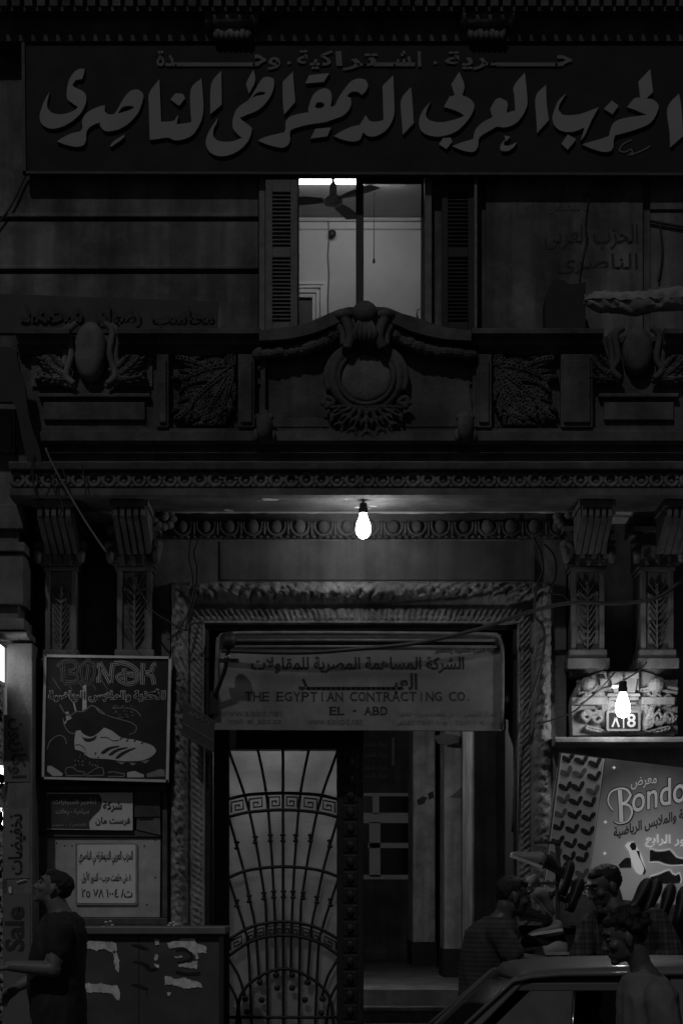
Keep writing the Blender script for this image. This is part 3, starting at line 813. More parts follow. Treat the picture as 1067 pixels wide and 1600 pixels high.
def key(cx_, w_, band, flip):
    y, hgt = arcy(cx_, band); u = hgt / 100.0
    pts = [(-w_ * .5, 82), (-w_ * .5, 22), (w_ * .42, 22), (w_ * .42, 74), (-w_ * .2, 74), (-w_ * .2, 46), (w_ * .14, 46), (w_ * .14, 58)]
    q = [(cx_ + (-1 if flip else 1) * a, arcy(cx_ + (-1 if flip else 1) * a, band)[0] + b * u) for a, b in pts]
    kb.ribbon([gp(a, b) for a, b in q], 3.0, GY - 0.014, 0.02, sm=False)
for cx_, w_ in ((145, 70), (245, 75), (345, 64), (437, 64), (538, 75), (638, 70)): key(cx_, w_, 0, cx_ > 400)
kb.build('greek_key_band', M_['iron'], leafd); kb = MB()
for cx_, w_ in ((138, 66), (215, 44), (268, 40), (325, 42), (370, 36), (415, 36), (460, 40), (515, 40), (570, 44), (645, 66)): key(cx_, w_, 1, cx_ > 400)
kb.build('greek_key_band', M_['iron'], leafd)
gl = bpy.data.materials.new('ribbed_frosted_glass'); gl.use_nodes = True
n_ = gl.node_tree.nodes; l_ = gl.node_tree.links; n_.clear()
o_ = n_.new('ShaderNodeOutputMaterial'); mx = n_.new('ShaderNodeMixShader'); t_ = n_.new('ShaderNodeBsdfTranslucent'); d_ = n_.new('ShaderNodeBsdfDiffuse')
t_.inputs[0].default_value = (.42, .42, .42, 1); d_.inputs[0].default_value = (.32, .32, .32, 1); mx.inputs[0].default_value = 0.5
nz_ = n_.new('ShaderNodeTexNoise'); nz_.inputs['Scale'].default_value = 4.0; nz_.inputs['Detail'].default_value = 8; tq_ = n_.new('ShaderNodeTexCoord'); rg_ = n_.new('ShaderNodeMapRange'); rg_.inputs[1].default_value = .3; rg_.inputs[2].default_value = .7; rg_.inputs[3].default_value = .16; rg_.inputs[4].default_value = .38; cq_ = n_.new('ShaderNodeCombineColor')
l_.new(tq_.outputs['Object'], nz_.inputs[0]); l_.new(nz_.outputs['Fac'], rg_.inputs[0])
for i in range(3): l_.new(rg_.outputs[0], cq_.inputs[i])
l_.new(cq_.outputs[0], t_.inputs[0]); l_.new(t_.outputs[0], mx.inputs[1]); l_.new(d_.outputs[0], mx.inputs[2]); l_.new(mx.outputs[0], o_.inputs[0])
gg = MB()
zz0, zz1 = Z(1765, YD), Z(1168, YD)
nr = 260
gg.grid(lambda u, v: (X(356, YD) + (X(528, YD) - X(356, YD)) * u, YD + 0.045 + 0.0005 * math.cos(v * nr * math.pi), zz0 + (zz1 - zz0) * v), 2, nr * 2 + 1)
gg.build('ribbed_glass', gl, leafd)

t = thing('hall_notice', P(594, 1222, YH - 0.02), 'dark notice with pale lines of writing on the back wall of the hall', 'notice')
m = MB(); m.pbox(556, 1152, 616, 1224, YH - 0.03, YH - 0.005); m.build('board', M_['black'], t)
m = MB()
for a, b in ((1160, 1168), (1176, 1184), (1196, 1204), (1208, 1217)): text(m, 'شركات الاسكندرية', 562, 604, b, a, YH - 0.034)
m.pbox(612, 1152, 616, 1196, YH - 0.034, YH - 0.031); m.build('lettering', mat('pale_notice_ink', 0.35), t)
for pts, yy, lab in (([(651, 1250), (660, 1244), (668, 1246), (662, 1256), (653, 1258)], 7.19, 'small torn paper scrap on the left hall pillar'), ([(668, 1240), (676, 1236), (678, 1246), (670, 1250)], 7.19, 'tiny torn paper beside the scrap on the left hall pillar'), ([(702, 1246), (712, 1238), (720, 1230), (720, 1247)], 4.39, 'triangular torn paper on the middle hall pillar'), ([(676, 1150), (700, 1146), (718, 1150), (716, 1160), (700, 1164), (684, 1162)], 4.2, 'crumpled paper hanging at the top of the hall pillars')):
    m = MB(); m.poly(pts, yy, 0.006, sm=False); tag(m.build('paper_scrap', M_['hall_wall']), lab, 'paper')
# ------------------------------------------------------------------ lit lamps
M_['bulb_glass'] = emit('lit_bulb_glass', 42.0)
M_['tube_glass'] = emit('lit_tube_glass', 19.0)
def bulb(px, pytop, Yb, sock, wid, lab, matg, ceil=None):
    c = P(px, pytop, Yb); t = thing('light_bulb', c, lab, 'light bulb')
    m = MB(); L = S(sock, Yb)
    m.lathe(c, [(0.022, 0.0), (0.026, -0.01), (0.026, -L * 0.45), (0.030, -L * 0.5), (0.030, -L)], 16)
    if ceil is not None: m.tube([c + Vector((0, 0, 0)), Vector((c.x, c.y, ceil))], 0.008, 8)
    m.build('socket', M_['black'], t, smooth=False)
    g = MB(); w_ = S(wid, Yb) / 2; h_ = S(wid, Yb) * 1.75
    pr = []
    for k in range(15):
        a = k / 14
        r_ = 0.45 + 0.55 * math.sin(min(1, a / 0.62) * math.pi / 2) ** 1.5 if a < 0.62 else math.sqrt(max(0, 1 - ((a - 0.62) / 0.38) ** 2))
        pr.append((max(0.001, w_ * r_), -L - h_ * a))
    g.lathe(c, pr, 20); g.build('glass', matg, t, smooth=True)
    return t
bulb(567.5, 786, -0.57, 16, 23, 'bare lit bulb in a black socket hanging from the balcony underside above the door', M_['bulb_glass'], ceil=4.275)
M_['bulb_glass_dim'] = emit('lit_lamp_glass', 52.0)
bulb(972.5, 1064, -0.50, 18, 23, 'bare lit bulb hanging in front of the house number plate', M_['bulb_glass_dim'])
c = P(440, 1075, 1.5); t = thing('hall_lamp', c, 'lit hall lamp hanging behind the frosted glass of the iron door', 'lamp')
g = MB(); g.ell(c, 0.05, 0.05, 0.06, 12); g.build('glass', emit('lit_hall_lamp_glass', 430.0), t, smooth=True)
g = MB(); g.tube([c + Vector((0, 0, 0.06)), c + Vector((0, 0, 1.1))], 0.01, 8); g.lathe(c + Vector((0, 0, 0.05)), [(0.02, 0.07), (0.03, 0.0)], 12); g.build('socket', M_['black'], t)

YT = 3.5
a, b_ = P(446, 284, YT), P(628, 284, YT)
t = thing('tube_lamp', (a.lerp(b_, 0.5)), 'lit fluorescent tube on the ceiling of the room behind the window', 'lamp')
m = MB(); m.tube([a, b_], 0.021, 12); m.build('glass_tube', M_['tube_glass'], t, smooth=True)
m = MB(); m.box(a.x - 0.03, b_.x + 0.03, YT - 0.035, YT + 0.035, a.z + 0.03, ZC); m.box(a.x - 0.03, a.x, YT - 0.025, YT + 0.025, a.z - 0.025, a.z + 0.03); m.box(b_.x, b_.x + 0.03, YT - 0.025, YT + 0.025, a.z - 0.025, a.z + 0.03)
m.build('lamp_body', M_['white_paint'], t)

YF = 2.4
fc = P(520.5, 306, YF); t = thing('ceiling_fan', fc, 'grey three bladed ceiling fan hanging in the room behind the window', 'fan')
m = MB(); m.tube([P(520.5, 290, YF), Vector((fc.x, YF, ZC))], 0.012, 10); m.lathe(P(520.5, 305, YF), [(0.012, 0.11), (0.022, 0.09), (0.03, 0.085), (0.032, 0.0)], 16)
m.build('down_rod', M_['white_paint'], t, smooth=True)
m = MB(); m.lathe(P(520.5, 315, YF), [(0.03, 0.05), (0.065, 0.03), (0.078, 0.01), (0.07, -0.02), (0.03, -0.035)], 24); m.build('motor', mat('fan_motor_paint', 0.6, rough=0.4), t, smooth=True)
for ang in (178, 68, -42):
    ca, sa = math.cos(R(ang)), math.sin(R(ang)); m = MB()
    def bl(u, v, top=0):
        r_ = 0.08 + 0.37 * u; w_ = (0.03 + 0.035 * min(1, u * 3)) * (v - 0.5) * 2
        return (fc.x + ca * r_ - sa * w_, YF + sa * r_ + ca * w_, P(0, 315, YF).z + 0.01 + top + 0.012 * (v - 0.5))
    m.grid(lambda u, v: bl(u, v, 0.004), 14, 4); m.grid(lambda u, v: bl(u, v, -0.004), 14, 4)
    m.build('blade', mat('fan_blade_paint', 0.22, rough=0.5) if ang == 178 else bpy.data.materials['fan_blade_paint'], t)
m = MB(); c = P(519, 365, YB - 0.06); m.ell(c, 0.036, 0.03, 0.036, 16); m.tube([c + Vector((0, 0.0, 0.0)), c + Vector((0, 0.06, 0))], 0.022, 12)
tag(m.build('wall_device', M_['black'], smooth=True), 'small round black device on the room wall beside the cable', 'device')
m = MB(); m.tube([P(513, 345, YB - 0.01), P(514, 372, YB - 0.01), P(512, 400, YB - 0.01), P(514, 430, YB - 0.01), P(512, 470, YB - 0.01), P(513, 540, YB - 0.01)], 0.006, 6)
tag(m.build('wall_cable', M_['cable_grey'], smooth=True), 'grey cable running down the wall of the lit room', 'cable')
m = MB(); y = 3.0; m.tube([P(584, 300, y), P(584, 408, y)], 0.003, 6); m.tube([P(584, 405, y), P(584, 411, y)], 0.010, 8)
tag(m.build('pull_cord', M_['cable_grey'], smooth=True), 'thin pull cord with a dark knob hanging in the right half of the lit window', 'cord')

# ------------------------------------------------------------------ the banner over the window
YBN = 0.0
t = thing('banner', P(560, 268, YBN), 'wide black banner with huge white calligraphy above the lit window', 'sign')
m = MB(); m.poly([(38, 64), (1190, 62), (1190, 272), (40, 268)], YBN, 0.06, sm=False); bb = m.build('board', M_['banner'], t)
m = MB()
for q in ([(36, 62), (1190, 60), (1190, 64), (40, 66)], [(36, 267), (1190, 270), (1190, 274), (36, 271)], [(34, 62), (39, 62), (41, 271), (36, 271)]): m.poly(q, YBN - 0.015, 0.04, sm=False)
m.build('frame', M_['wood_dark'], t)
kA = 280 / 1067.0; kD = 267 / 1067.0
def tA(p, ox): return [(ox + a * kA, 70 + b * kA) for a, b in p]
def tD(p): return [(800 + a * kD, 70 + b * kD) for a, b in p]
LET = [
 (tA([(315,143),(285,143),(255,160),(230,195),(215,235),(208,290),(215,325),(240,345),(275,370),(262,385),(230,402),(190,412),(150,412),(115,400),(95,375),(92,345),(100,310),(106,280),(80,325),(60,375),(48,420),(52,455),(70,480),(105,497),(145,497),(190,483),(240,455),(280,420),(305,385),(322,345),(324,310),(315,285),(290,268),(255,252),(243,238),(258,215),(275,207),(298,205),(310,175)], 50), []),
 (tA([(150,575),(180,555),(230,530),(290,515),(303,490),(300,455),(315,420),(350,390),(400,368),(435,360),(435,395),(455,413),(490,413),(510,385),(540,330),(575,285),(605,268),(635,268),(658,285),(665,305),(655,350),(635,400),(605,440),(560,480),(510,505),(455,515),(425,505),(405,480),(410,462),(370,475),(335,500),(325,530),(323,570),(310,597),(280,607),(240,604),(195,592)], 50), [tA([(510,410),(535,375),(560,365),(590,363),(612,370),(590,385),(555,397)], 50)]),
 (tA([(465,603),(490,572),(550,535),(552,548),(520,575),(475,605)], 50), []),
 (tA([(760,205),(700,285),(697,370),(703,565),(740,562),(810,552),(845,567),(890,565),(945,545),(985,500),(1015,430),(1022,350),(1010,200),(945,270),(950,460),(905,468),(862,472),(872,425),(868,420),(850,450),(815,457),(770,458)], 50), []),
 (tA([(825,325),(855,288),(900,292),(913,318),(880,360),(865,355)], 50), []),
 (tA([(175,155),(115,235),(110,412),(178,355)], 300), []),
 (tA([(450,190),(485,200),(490,235),(475,290),(440,345),(390,390),(330,415),(285,435),(300,450),(335,475),(357,495),(350,540),(325,585),(285,625),(225,655),(165,663),(115,645),(88,610),(83,570),(100,520),(130,470),(155,435),(148,465),(130,500),(128,540),(150,568),(195,577),(250,572),(300,553),(270,530),(245,495),(243,450),(260,395),(290,360),(335,330),(365,285),(395,235),(420,200)], 300), [tA([(358,315),(380,290),(410,278),(443,285),(425,297),(390,303)], 300)]),
 (tA([(365,148),(325,225),(328,255),(340,290),(370,235),(377,195)], 300), []),
 (tA([(600,160),(540,220),(541,330),(548,415),(615,340),(608,250)], 300), []),
 (tA([(393,570),(430,550),(490,535),(550,520),(557,500),(558,460),(580,430),(630,412),(692,402),(695,370),(715,310),(745,275),(790,258),(820,270),(832,300),(830,340),(823,370),(850,360),(870,320),(910,260),(950,215),(1000,200),(1035,210),(1047,240),(1035,275),(1010,298),(985,280),(950,280),(920,305),(945,315),(948,350),(935,385),(900,420),(850,440),(790,460),(720,470),(650,485),(590,505),(583,530),(583,575),(565,602),(535,612),(490,605),(440,590)], 300), [tA([(730,365),(745,342),(775,340),(790,355),(775,375),(745,380)], 300)]),
 (tA([(700,180),(817,168),(785,220),(675,230),(690,195)], 300), []), (tA([(735,500),(828,492),(805,545),(705,558)], 300), []),
 (tA([(-108,543),(-55,510),(0,487),(45,478),(62,450),(80,418),(95,440),(110,455),(150,457),(187,447),(183,300),(180,245),(245,182),(250,300),(252,400),(235,460),(200,510),(150,540),(100,545),(65,520),(50,560),(25,573),(-20,573),(-70,560)], 550), []),
 (tA([(350,252),(292,325),(295,440),(302,535),(367,465),(360,350)], 550), []),
 (tA([(637,160),(590,235),(610,300),(580,308),(545,370),(590,382),(635,400),(668,420),(640,435),(590,450),(540,460),(490,458),(455,445),(440,420),(445,385),(467,338),(425,385),(403,430),(398,470),(410,510),(445,535),(500,546),(560,538),(620,515),(670,470),(710,415),(727,365),(715,335),(690,315),(655,300),(668,240)], 550), []),
 (tA([(517,592),(540,555),(585,552),(597,575),(560,620)], 550), []),
 (tA([(595,603),(640,585),(690,570),(720,560),(728,520),(745,490),(780,460),(835,430),(820,385),(850,330),(880,315),(920,335),(925,360),(918,405),(970,390),(966,310),(962,245),(1027,165),(1043,330),(1030,390),(1000,440),(960,475),(905,492),(862,487),(820,510),(770,540),(752,565),(750,600),(735,630),(710,638),(660,630)], 550), []),
 (tA([(905,540),(940,548),(925,565),(900,580),(905,600),(935,600),(980,580),(960,610),(925,632),(885,630),(880,610),(890,585),(912,563)], 550), []),
 (tD([(210,250),(147,320),(150,450),(155,550),(228,470),(215,370)]), []),
 (tD([(338,302),(290,345),(265,400),(250,450),(258,495),(285,525),(330,543),(390,540),(450,515),(438,560),(425,600),(455,560),(490,480),(540,388),(480,412),(420,432),(350,440),(310,435),(288,405),(295,370)]), []),
 (tD([(305,617),(345,560),(393,585),(390,600),(345,655)]), []), (tD([(570,400),(620,348),(663,380),(625,433)]), []),
 (tD([(435,622),(490,605),(560,585),(605,568),(612,530),(630,490),(670,465),(740,450),(840,437),(800,420),(755,402),(715,390),(760,335),(800,330),(795,310),(787,230),(860,150),(877,295),(835,335),(870,340),(900,360),(912,390),(890,450),(850,495),(780,525),(700,550),(640,565),(632,600),(628,645),(605,665),(560,667),(500,650)]), []),
 (tD([(1040,305),(968,390),(980,540),(985,640),(1065,570),(1062,500),(1055,400)]), []),
]
m = MB()
for o_, h_ in LET: m.poly(o_, YBN - 0.022, 0.02, holes=h_, corner=45)
m.build('calligraphy', M_['banner_ink'], t)
m = MB()
m.ribbon(tD([(745,592),(690,620),(665,660),(700,670),(740,650),(750,672),(720,690),(760,680),(830,650),(858,632)]), 2.0, YBN - 0.006, 0.004)
def bar(x0, x1, y0=97.5, y1=103.5): m.poly([(x0, y0), (x1, y0), (x1, y1), (x0, y1)], YBN - 0.010, 0.009, sm=False)
bar(268, 405); bar(583, 648); bar(775, 880)
text(m, 'حـ', 855, 893, 103.5, 86, YBN - 0.012, bold=0.02); text(m, 'ـر', 738, 782, 109, 90, YBN - 0.012, bold=0.02); text(m, 'ية', 695, 738, 108, 80, YBN - 0.012, bold=0.02)
text(m, 'ا', 652, 658, 104, 80, YBN - 0.012, bold=0.02); text(m, 'شـ', 605, 642, 103.6, 79, YBN - 0.012, bold=0.02); text(m, 'ترا', 524, 590, 110, 80, YBN - 0.012, bold=0.02); text(m, 'كية', 464, 520, 108, 78, YBN - 0.012, bold=0.02)
text(m, 'و', 418, 438, 109, 89, YBN - 0.012, bold=0.02); text(m, 'حـ', 386, 416, 103.5, 85, YBN - 0.012, bold=0.02); text(m, 'ـدة', 245, 285, 103.5, 79, YBN - 0.012, bold=0.02)
m.poly([(448, 97), (453, 95), (455, 99), (450, 101)], YBN - 0.01, 0.008, sm=False); m.poly([(676, 97), (681, 95), (683, 99), (678, 101)], YBN - 0.01, 0.008, sm=False)
m.build('small_lettering', mat('faded_white_letters', 0.16, rough=0.7, var=0.2), t)

# ------------------------------------------------------------------ generic flat sign
INK = M_['ink'] = mat('black_ink', 0.025, rough=0.7, var=0.3, scale=20)
def plate(name, quad, Yf, th, matn, lab, cat='sign', group=None, bevel=0.0, rnd=0):
    t = thing(name, P(quad[2][0], quad[2][1], Yf), lab, cat, group)
    m = MB(); m.poly(quad, Yf, th, sm=False); m.build('board', matn, t, bevel=bevel)
    return t
def rrect(x0, y0, x1, y1, r, n=5):
    out = []
    for cx_, cy_, a0 in ((x1 - r, y0 + r, -90), (x1 - r, y1 - r, 0), (x0 + r, y1 - r, 90), (x0 + r, y0 + r, 180)):
        for k in range(n + 1):
            a = R(a0 + 90 * k / n); out.append((cx_ + r * math.cos(a), cy_ + r * math.sin(a)))
    return out

# company sign over the door
YS = -0.07
t = plate('company_sign', [(340, 1010), (783, 1010), (783, 1142), (331, 1140)], YS, 0.05, mat('sign_grey_white', 0.24, rough=0.6, var=0.12, scale=3, stain=0.35), 'wide pale metal sign of a contracting company fixed across the top of the doorway')
m = MB()
pts = [(336, 1120), (340, 1010), (343, 997), (352, 991), (400, 989), (560, 989), (760, 991), (776, 994), (782, 1004), (785, 1030), (784, 1140)]
m.tube([P(a, b, YS - 0.02) for a, b in smooth_poly(pts, 4, 70, closed=False)], 0.013, 8)
for yy in (1000.5, 1010.5): m.tube([P(345, yy, YS - 0.005), P(781, yy, YS - 0.005)], 0.010, 8)
m.build('tube_frame', M_['wood_mid'], t, smooth=True)
m = MB(); m.pbox(342, 992, 781, 1012, YS + 0.03, YS + 0.045); m.build('back_panel', M_['wood_dark'], t)
m = MB(); yl = YS - 0.003
text(m, 'الشركة المساهمة المصرية للمقاولات', 393, 725, 1052, 1026, yl, bold=0.022)
text(m, 'العبـــــــــــــــــد', 466, 652, 1084, 1052, yl, bold=0.03)
text(m, 'شركة الجيزة للتشييد والتعمير', 679, 778, 1022, 1010, yl, bold=0.01)
def serif(s, x0, x1, yb, yt, bold=0.0):
    """wide capitals with small slab feet"""
    wds = s.split(' '); n_ = sum(len(w_) for w_ in wds) + 0.7 * (len(wds) - 1); adv = (x1 - x0) / n_; x = x0
    for w_ in wds:
        for ch in w_:
            cw = adv * (0.45 if ch in 'I.-' else 0.86); xx = x + (adv - cw) / 2
            if ch == 'I': cw = adv * 0.12; xx = x + adv * 0.44
            if ch == '.': text(m, ch, xx, xx + adv * 0.2, yb, yb - (yb - yt) * 0.16, yl, ar=False)
            elif ch == '-': text(m, ch, xx, xx + cw, (yb + yt) / 2 + 1, (yb + yt) / 2 - 1, yl, ar=False)
            else: text(m, ch, xx, xx + cw, yb, yt, yl, bold=bold, ar=False)
            if ch in 'THIEPNRAYLBDF':
                for ex in ((xx, xx + cw) if ch in 'HNRA' else (xx + cw / 2,) if ch in 'TIY' else (xx,)):
                    m.poly([(ex - 1.6, yb - 0.7), (ex + 1.6, yb - 0.7), (ex + 1.6, yb + 0.2), (ex - 1.6, yb + 0.2)], yl - 0.001, 0.0, sm=False)
            x += adv
        x += 0.7 * adv
serif('THE EGYPTIAN CONTRACTING CO.', 382, 740, 1095, 1081); serif('EL - ABD', 514, 606, 1117, 1104, 0.01)
m.build('lettering', mat('faded_black_ink', 0.018, rough=0.7, var=0.3, scale=10), t); m = MB()
text(m, 'www.alabd.net', 344, 441, 1119, 1108, yl, ar=False); text(m, 'mail: el_abd.co', 357, 440, 1132, 1122, yl, ar=False); text(m, 'www.elalabd.net', 480, 566, 1132, 1121, yl, ar=False)
text(m, 'المركز الرئيسي : ٨ ش طلعت حرب - القاهرة', 620, 776, 1123, 1111, yl); text(m, 'ت : ٢٥٧٨١٠٠٤ - ٢٥٧٨١٠٠٥ القاهرة', 613, 780, 1135, 1125, yl)
m.build('small_lettering', mat('worn_small_ink', 0.10, rough=0.7, var=0.3, scale=10), t)
# spot lamp on an arm in front of its left end
c = P(357, 1003, -0.30); t = thing('spot_lamp', P(334, 1085, -0.1), 'unlit black spot lamp on an arm at the left end of the company sign', 'lamp')
m = MB(); m.ell(c, S(12), 0.05, S(12), 18); m.lathe(c, [(S(9), -0.03), (S(13), 0.02), (S(12), 0.05)], 18, M=Matrix.Rotation(R(70), 3, 'X')); m.build('lamp_head', M_['iron'], t, smooth=True)
m = MB(); m.tube([P(357, 1015, -0.29), P(352, 1045, -0.24), P(338, 1083, -0.14), P(333, 1090, -0.05)], 0.016, 8); m.pbox(342, 1029, 373, 1034, -0.28, -0.22); m.pbox(328, 1080, 341, 1115, -0.12, -0.02)
m.build('arm', M_['iron'], t)
c = P(356, 1026, -0.285); m = MB(); m.ell(c, 0.016, 0.012, 0.016, 10); m.build('screw', M_['steel'], t, smooth=True)
# tilted plate hanging on the left jamb
t = plate('hanging_plate', [(286, 1093), (336, 1127), (334, 1176), (285, 1149)], -0.30, 0.02, mat('dark_plate_paint', 0.05, rough=0.6), 'small dark tilted plate hanging on the left door jamb below the spot lamp')
m = MB()
for q in ([(286, 1095), (335, 1128)], [(286, 1130), (334, 1158)], [(286, 1147), (333, 1173)]): m.ribbon(q, 1.2, -0.304, 0.003, sm=False)
m.ribbon([(294, 1117), (298, 1112), (301, 1119), (306, 1114), (309, 1122), (314, 1119), (318, 1126), (324, 1124), (328, 1131)], 1.6, -0.304, 0.003)
m.build('lettering', mat('pale_plate_paint', 0.14), t)

# ------------------------------------------------------------------ sports shoe sign (left)
YK = -0.22
def bk(p): return [(60 + a / 4.85, 1010 + b / 4.85) for a, b in p]
t = plate('shoe_shop_sign', bk([(45, 60), (1008, 76), (985, 1030), (25, 1005)]), YK, 0.05, mat('sign_box_metal', 0.10, rough=0.5), 'square black shoe shop sign with a white striped football boot on the left pilasters')
m = MB()
for q in ([(45, 60), (1008, 76), (1004, 94), (62, 80)], [(985, 1030), (25, 1005), (30, 988), (985, 1010)], [(45, 60), (64, 60), (46, 1005), (25, 1005)], [(990, 76), (1010, 76), (988, 1030), (966, 1030)]):
    m.poly(bk(q), YK - 0.016, 0.02, sm=False)
m.build('frame', mat('sign_frame_metal', 0.6, rough=0.4, var=0.15), t)
m = MB(); m.poly(bk([(60, 78), (994, 92), (970, 1014), (44, 990)]), YK - 0.003, 0.002, sm=False); m.build('printed_face', mat('black_print', 0.022, rough=0.5, var=0.4, scale=4), t)
ya = YK - 0.005
lt = mat('pale_print', 0.52, rough=0.55, var=0.12, scale=9); mid = mat('grey_print', 0.25, rough=0.55, var=0.25, scale=9); hd = mat('heading_print', 0.45, rough=0.55, var=0.15, scale=9); dim = mat('dim_print', 0.17, rough=0.55, var=0.25, scale=9)
m = MB(); m.poly(bk([(285,640),(320,635),(345,665),(400,685),(450,660),(500,615),(560,640),(630,690),(720,705),(810,730),(870,755),(895,790),(880,815),(840,845),(780,865),(700,870),(620,868),(540,855),(450,850),(385,840),(340,800),(280,780),(275,720)]), ya, 0.002)
for q in ([(205, 500), (225, 492), (235, 508), (212, 520)], [(210, 530), (240, 515), (246, 530), (214, 548)], [(215, 545), (250, 532), (254, 546), (212, 566)], [(195, 580), (212, 560), (216, 576), (200, 592)], [(340, 300), (365, 285), (368, 470), (335, 490)], [(262, 420), (275, 425), (292, 490), (280, 492)],
          [(72, 905), (100, 905), (150, 935), (188, 965), (180, 982), (110, 980), (68, 945)]): m.poly(bk(q), ya, 0.002, sm=False)
m.poly(bk([(675, 955), (730, 945), (770, 960), (800, 970), (800, 992), (675, 992)]), ya, 0.002)
m.build('white_boot', lt, t)
m = MB()
for q in ([(475, 805), (510, 775), (560, 758), (612, 752), (616, 760), (560, 775), (525, 795), (500, 812), (480, 812)], [(530, 822), (570, 788), (620, 770), (676, 763), (678, 770), (625, 785), (585, 805), (555, 828)], [(585, 845), (620, 810), (670, 785), (735, 766), (738, 773), (690, 795), (640, 825), (605, 850)], [(322, 665), (345, 690), (400, 697), (445, 672), (430, 705), (385, 722), (350, 712)]): m.poly(bk(q), ya - 0.002, 0.0015)
for (x, y) in ((620, 700), (668, 715), (680, 695), (725, 718), (780, 735)): m.ribbon(bk([(x, y + 5), (x + 14, y - 10)]), 1.6, ya - 0.002, 0.001, sm=False)
m.ribbon(bk([(280, 748), (310, 745), (345, 765), (360, 785)]), 1.0, ya - 0.002, 0.001); m.ribbon(bk([(470, 690), (520, 690), (570, 715), (610, 710)]), 1.0, ya - 0.002, 0.001)
m.build('boot_stripes', INK, t)
m = MB()
for q in ([(165, 440), (200, 500), (240, 530), (290, 495), (350, 492), (400, 450), (450, 468), (520, 520), (620, 552), (700, 575), (745, 605), (738, 645), (690, 668)], [(190, 545), (200, 600), (230, 645), (265, 660), (290, 650)], [(440, 465), (470, 500), (520, 520)], [(205, 945), (215, 920), (260, 915), (300, 945), (350, 950), (355, 975), (220, 980), (205, 945)], [(360, 975), (400, 950), (450, 920), (490, 920), (500, 975), (365, 982)], [(530, 955), (570, 950), (620, 960), (655, 965), (650, 985), (530, 985)],
          [(70, 780), (90, 720), (150, 675), (200, 690), (215, 740)], [(560, 470), (640, 465), (730, 480), (780, 530)]): m.ribbon(bk(q), 1.3, ya, 0.002)
for q in ([(590, 870), (630, 895), (660, 880)], [(690, 880), (715, 905), (745, 885)], [(780, 870), (815, 888), (845, 860)]): m.poly(bk(q), ya, 0.002, sm=False)
rs = random.Random(4)
for k in range(40):
    x, y = rs.uniform(560, 720), rs.uniform(440, 540); s_ = rs.uniform(3, 12); m.poly(bk([(x, y), (x + s_, y - 3), (x + s_ * 1.4, y + 4), (x + 2, y + 5)]), ya, 0.001, sm=False)
for k in range(26):
    x, y = rs.uniform(270, 450), rs.uniform(790, 910); s_ = rs.uniform(4, 14); m.poly(bk([(x, y), (x + s_, y - 4), (x + s_ * 1.2, y + 5), (x + 2, y + 8)]), ya, 0.001, sm=False)
for k in range(5): m.ribbon(bk([(110 + k * 90, 240), (150 + k * 90, 300), (170 + k * 90, 330)]), 0.8, ya, 0.001)
m.poly(bk([(820, 965), (880, 945), (920, 930), (955, 935), (960, 985), (825, 990)]), ya, 0.001)
m.build('shoe_drawings', mid, t)
def outl(strokes, w_, mt, nm, yy):
    m = MB()
    for q in strokes: m.ribbon(bk(q), w_, yy, 0.0015)
    m.build(nm, mt, t)
Bs = [[(185, 130), (190, 270)], [(150, 160), (190, 120), (260, 110), (295, 140), (280, 175), (220, 195)], [(220, 195), (290, 205), (310, 240), (280, 270), (190, 278)]]
Os = [[(378, 115), (330, 150), (320, 210), (345, 265), (390, 280), (425, 240), (435, 180), (415, 130), (378, 115)], [(375, 80), (400, 120)], [(390, 130), (370, 270)]]
Ns = [[(460, 275), (465, 120)], [(465, 120), (550, 280)], [(550, 280), (565, 125)]]
Ds = [[(575, 130), (640, 125), (710, 150), (755, 200), (745, 260), (690, 285), (630, 265), (600, 230), (640, 210), (720, 210), (710, 240)], [(652, 165), (655, 285)]]
Ks = [[(795, 125), (790, 290)], [(895, 130), (870, 150), (860, 190), (805, 205)], [(805, 205), (860, 220), (880, 290)]]
for st, m1, m2, nm in ((Bs + Os, dim, mat('dark_print', 0.03), 'dim_letters'), (Ns + Ds + Ks, hd, mat('dark_grey_print', 0.05), 'outlined_letters')):
    outl(st, 7.0, m1, nm, ya); outl(st, 4.6, m2, nm + '_core', ya - 0.002)
    outl(st, 1.2, m1, nm + '_line', ya - 0.004)
m = MB(); q = bk([(75, 425), (968, 320)]); text(m, 'للأحذية والملابس الرياضية', q[0][0], q[1][0], q[0][1], q[1][1], ya - 0.002, bold=0.075); m.build('text_outline', hd, t)
m = MB(); text(m, 'للأحذية والملابس الرياضية', q[0][0] + 1.4, q[1][0] - 1.4, q[0][1] - 1.6, q[1][1] + 1.6, ya - 0.004, bold=0.012); m.build('lettering', INK, t)

# ------------------------------------------------------------------ timber panel with small signs under it
def c8(p): return [(60 + a / 5.08, 1225 + b / 5.08) for a, b in p]
YG = -0.06
t = thing('timber_panel', P(165, 1470, YG), 'dark timber framed wall panel under the square shoe sign', 'panel')
m = MB(); m.pbox(52, 1224, 268, 1800, YG + 0.03, 0.21); m.build('backing', M_['wood_dark'], t)
m = MB()
for (a, b, c_, d) in ((60, 1226, 262, 1236), (60, 1298, 252, 1308), (60, 1434, 262, 1446), (254, 1236, 262, 1434), (60, 1236, 74, 1434)): m.pbox(a, b, c_, d, YG - 0.02, YG + 0.04)
m.build('frame', mat('panel_frame_paint', 0.09, rough=0.6, var=0.35, scale=14), t, bevel=0.006)
m = MB(); m.poly([(74, 1309), (251, 1310), (250, 1433), (74, 1433)], YG + 0.0, 0.03, sm=False)
m.build('board', mat('stained_pale_board', 0.55, rough=0.7, var=0.15, stain=0.3, scale=5), t)
rs = random.Random(2); m = MB()
for (x, y) in ((148, 470), (212, 490), (270, 490), (300, 480), (843, 492), (930, 742), (862, 958), (930, 445)): m.poly(c8([(x - 8, y), (x, y - 8), (x + 8, y), (x, y + 8)]), YG - 0.002, 0.001)
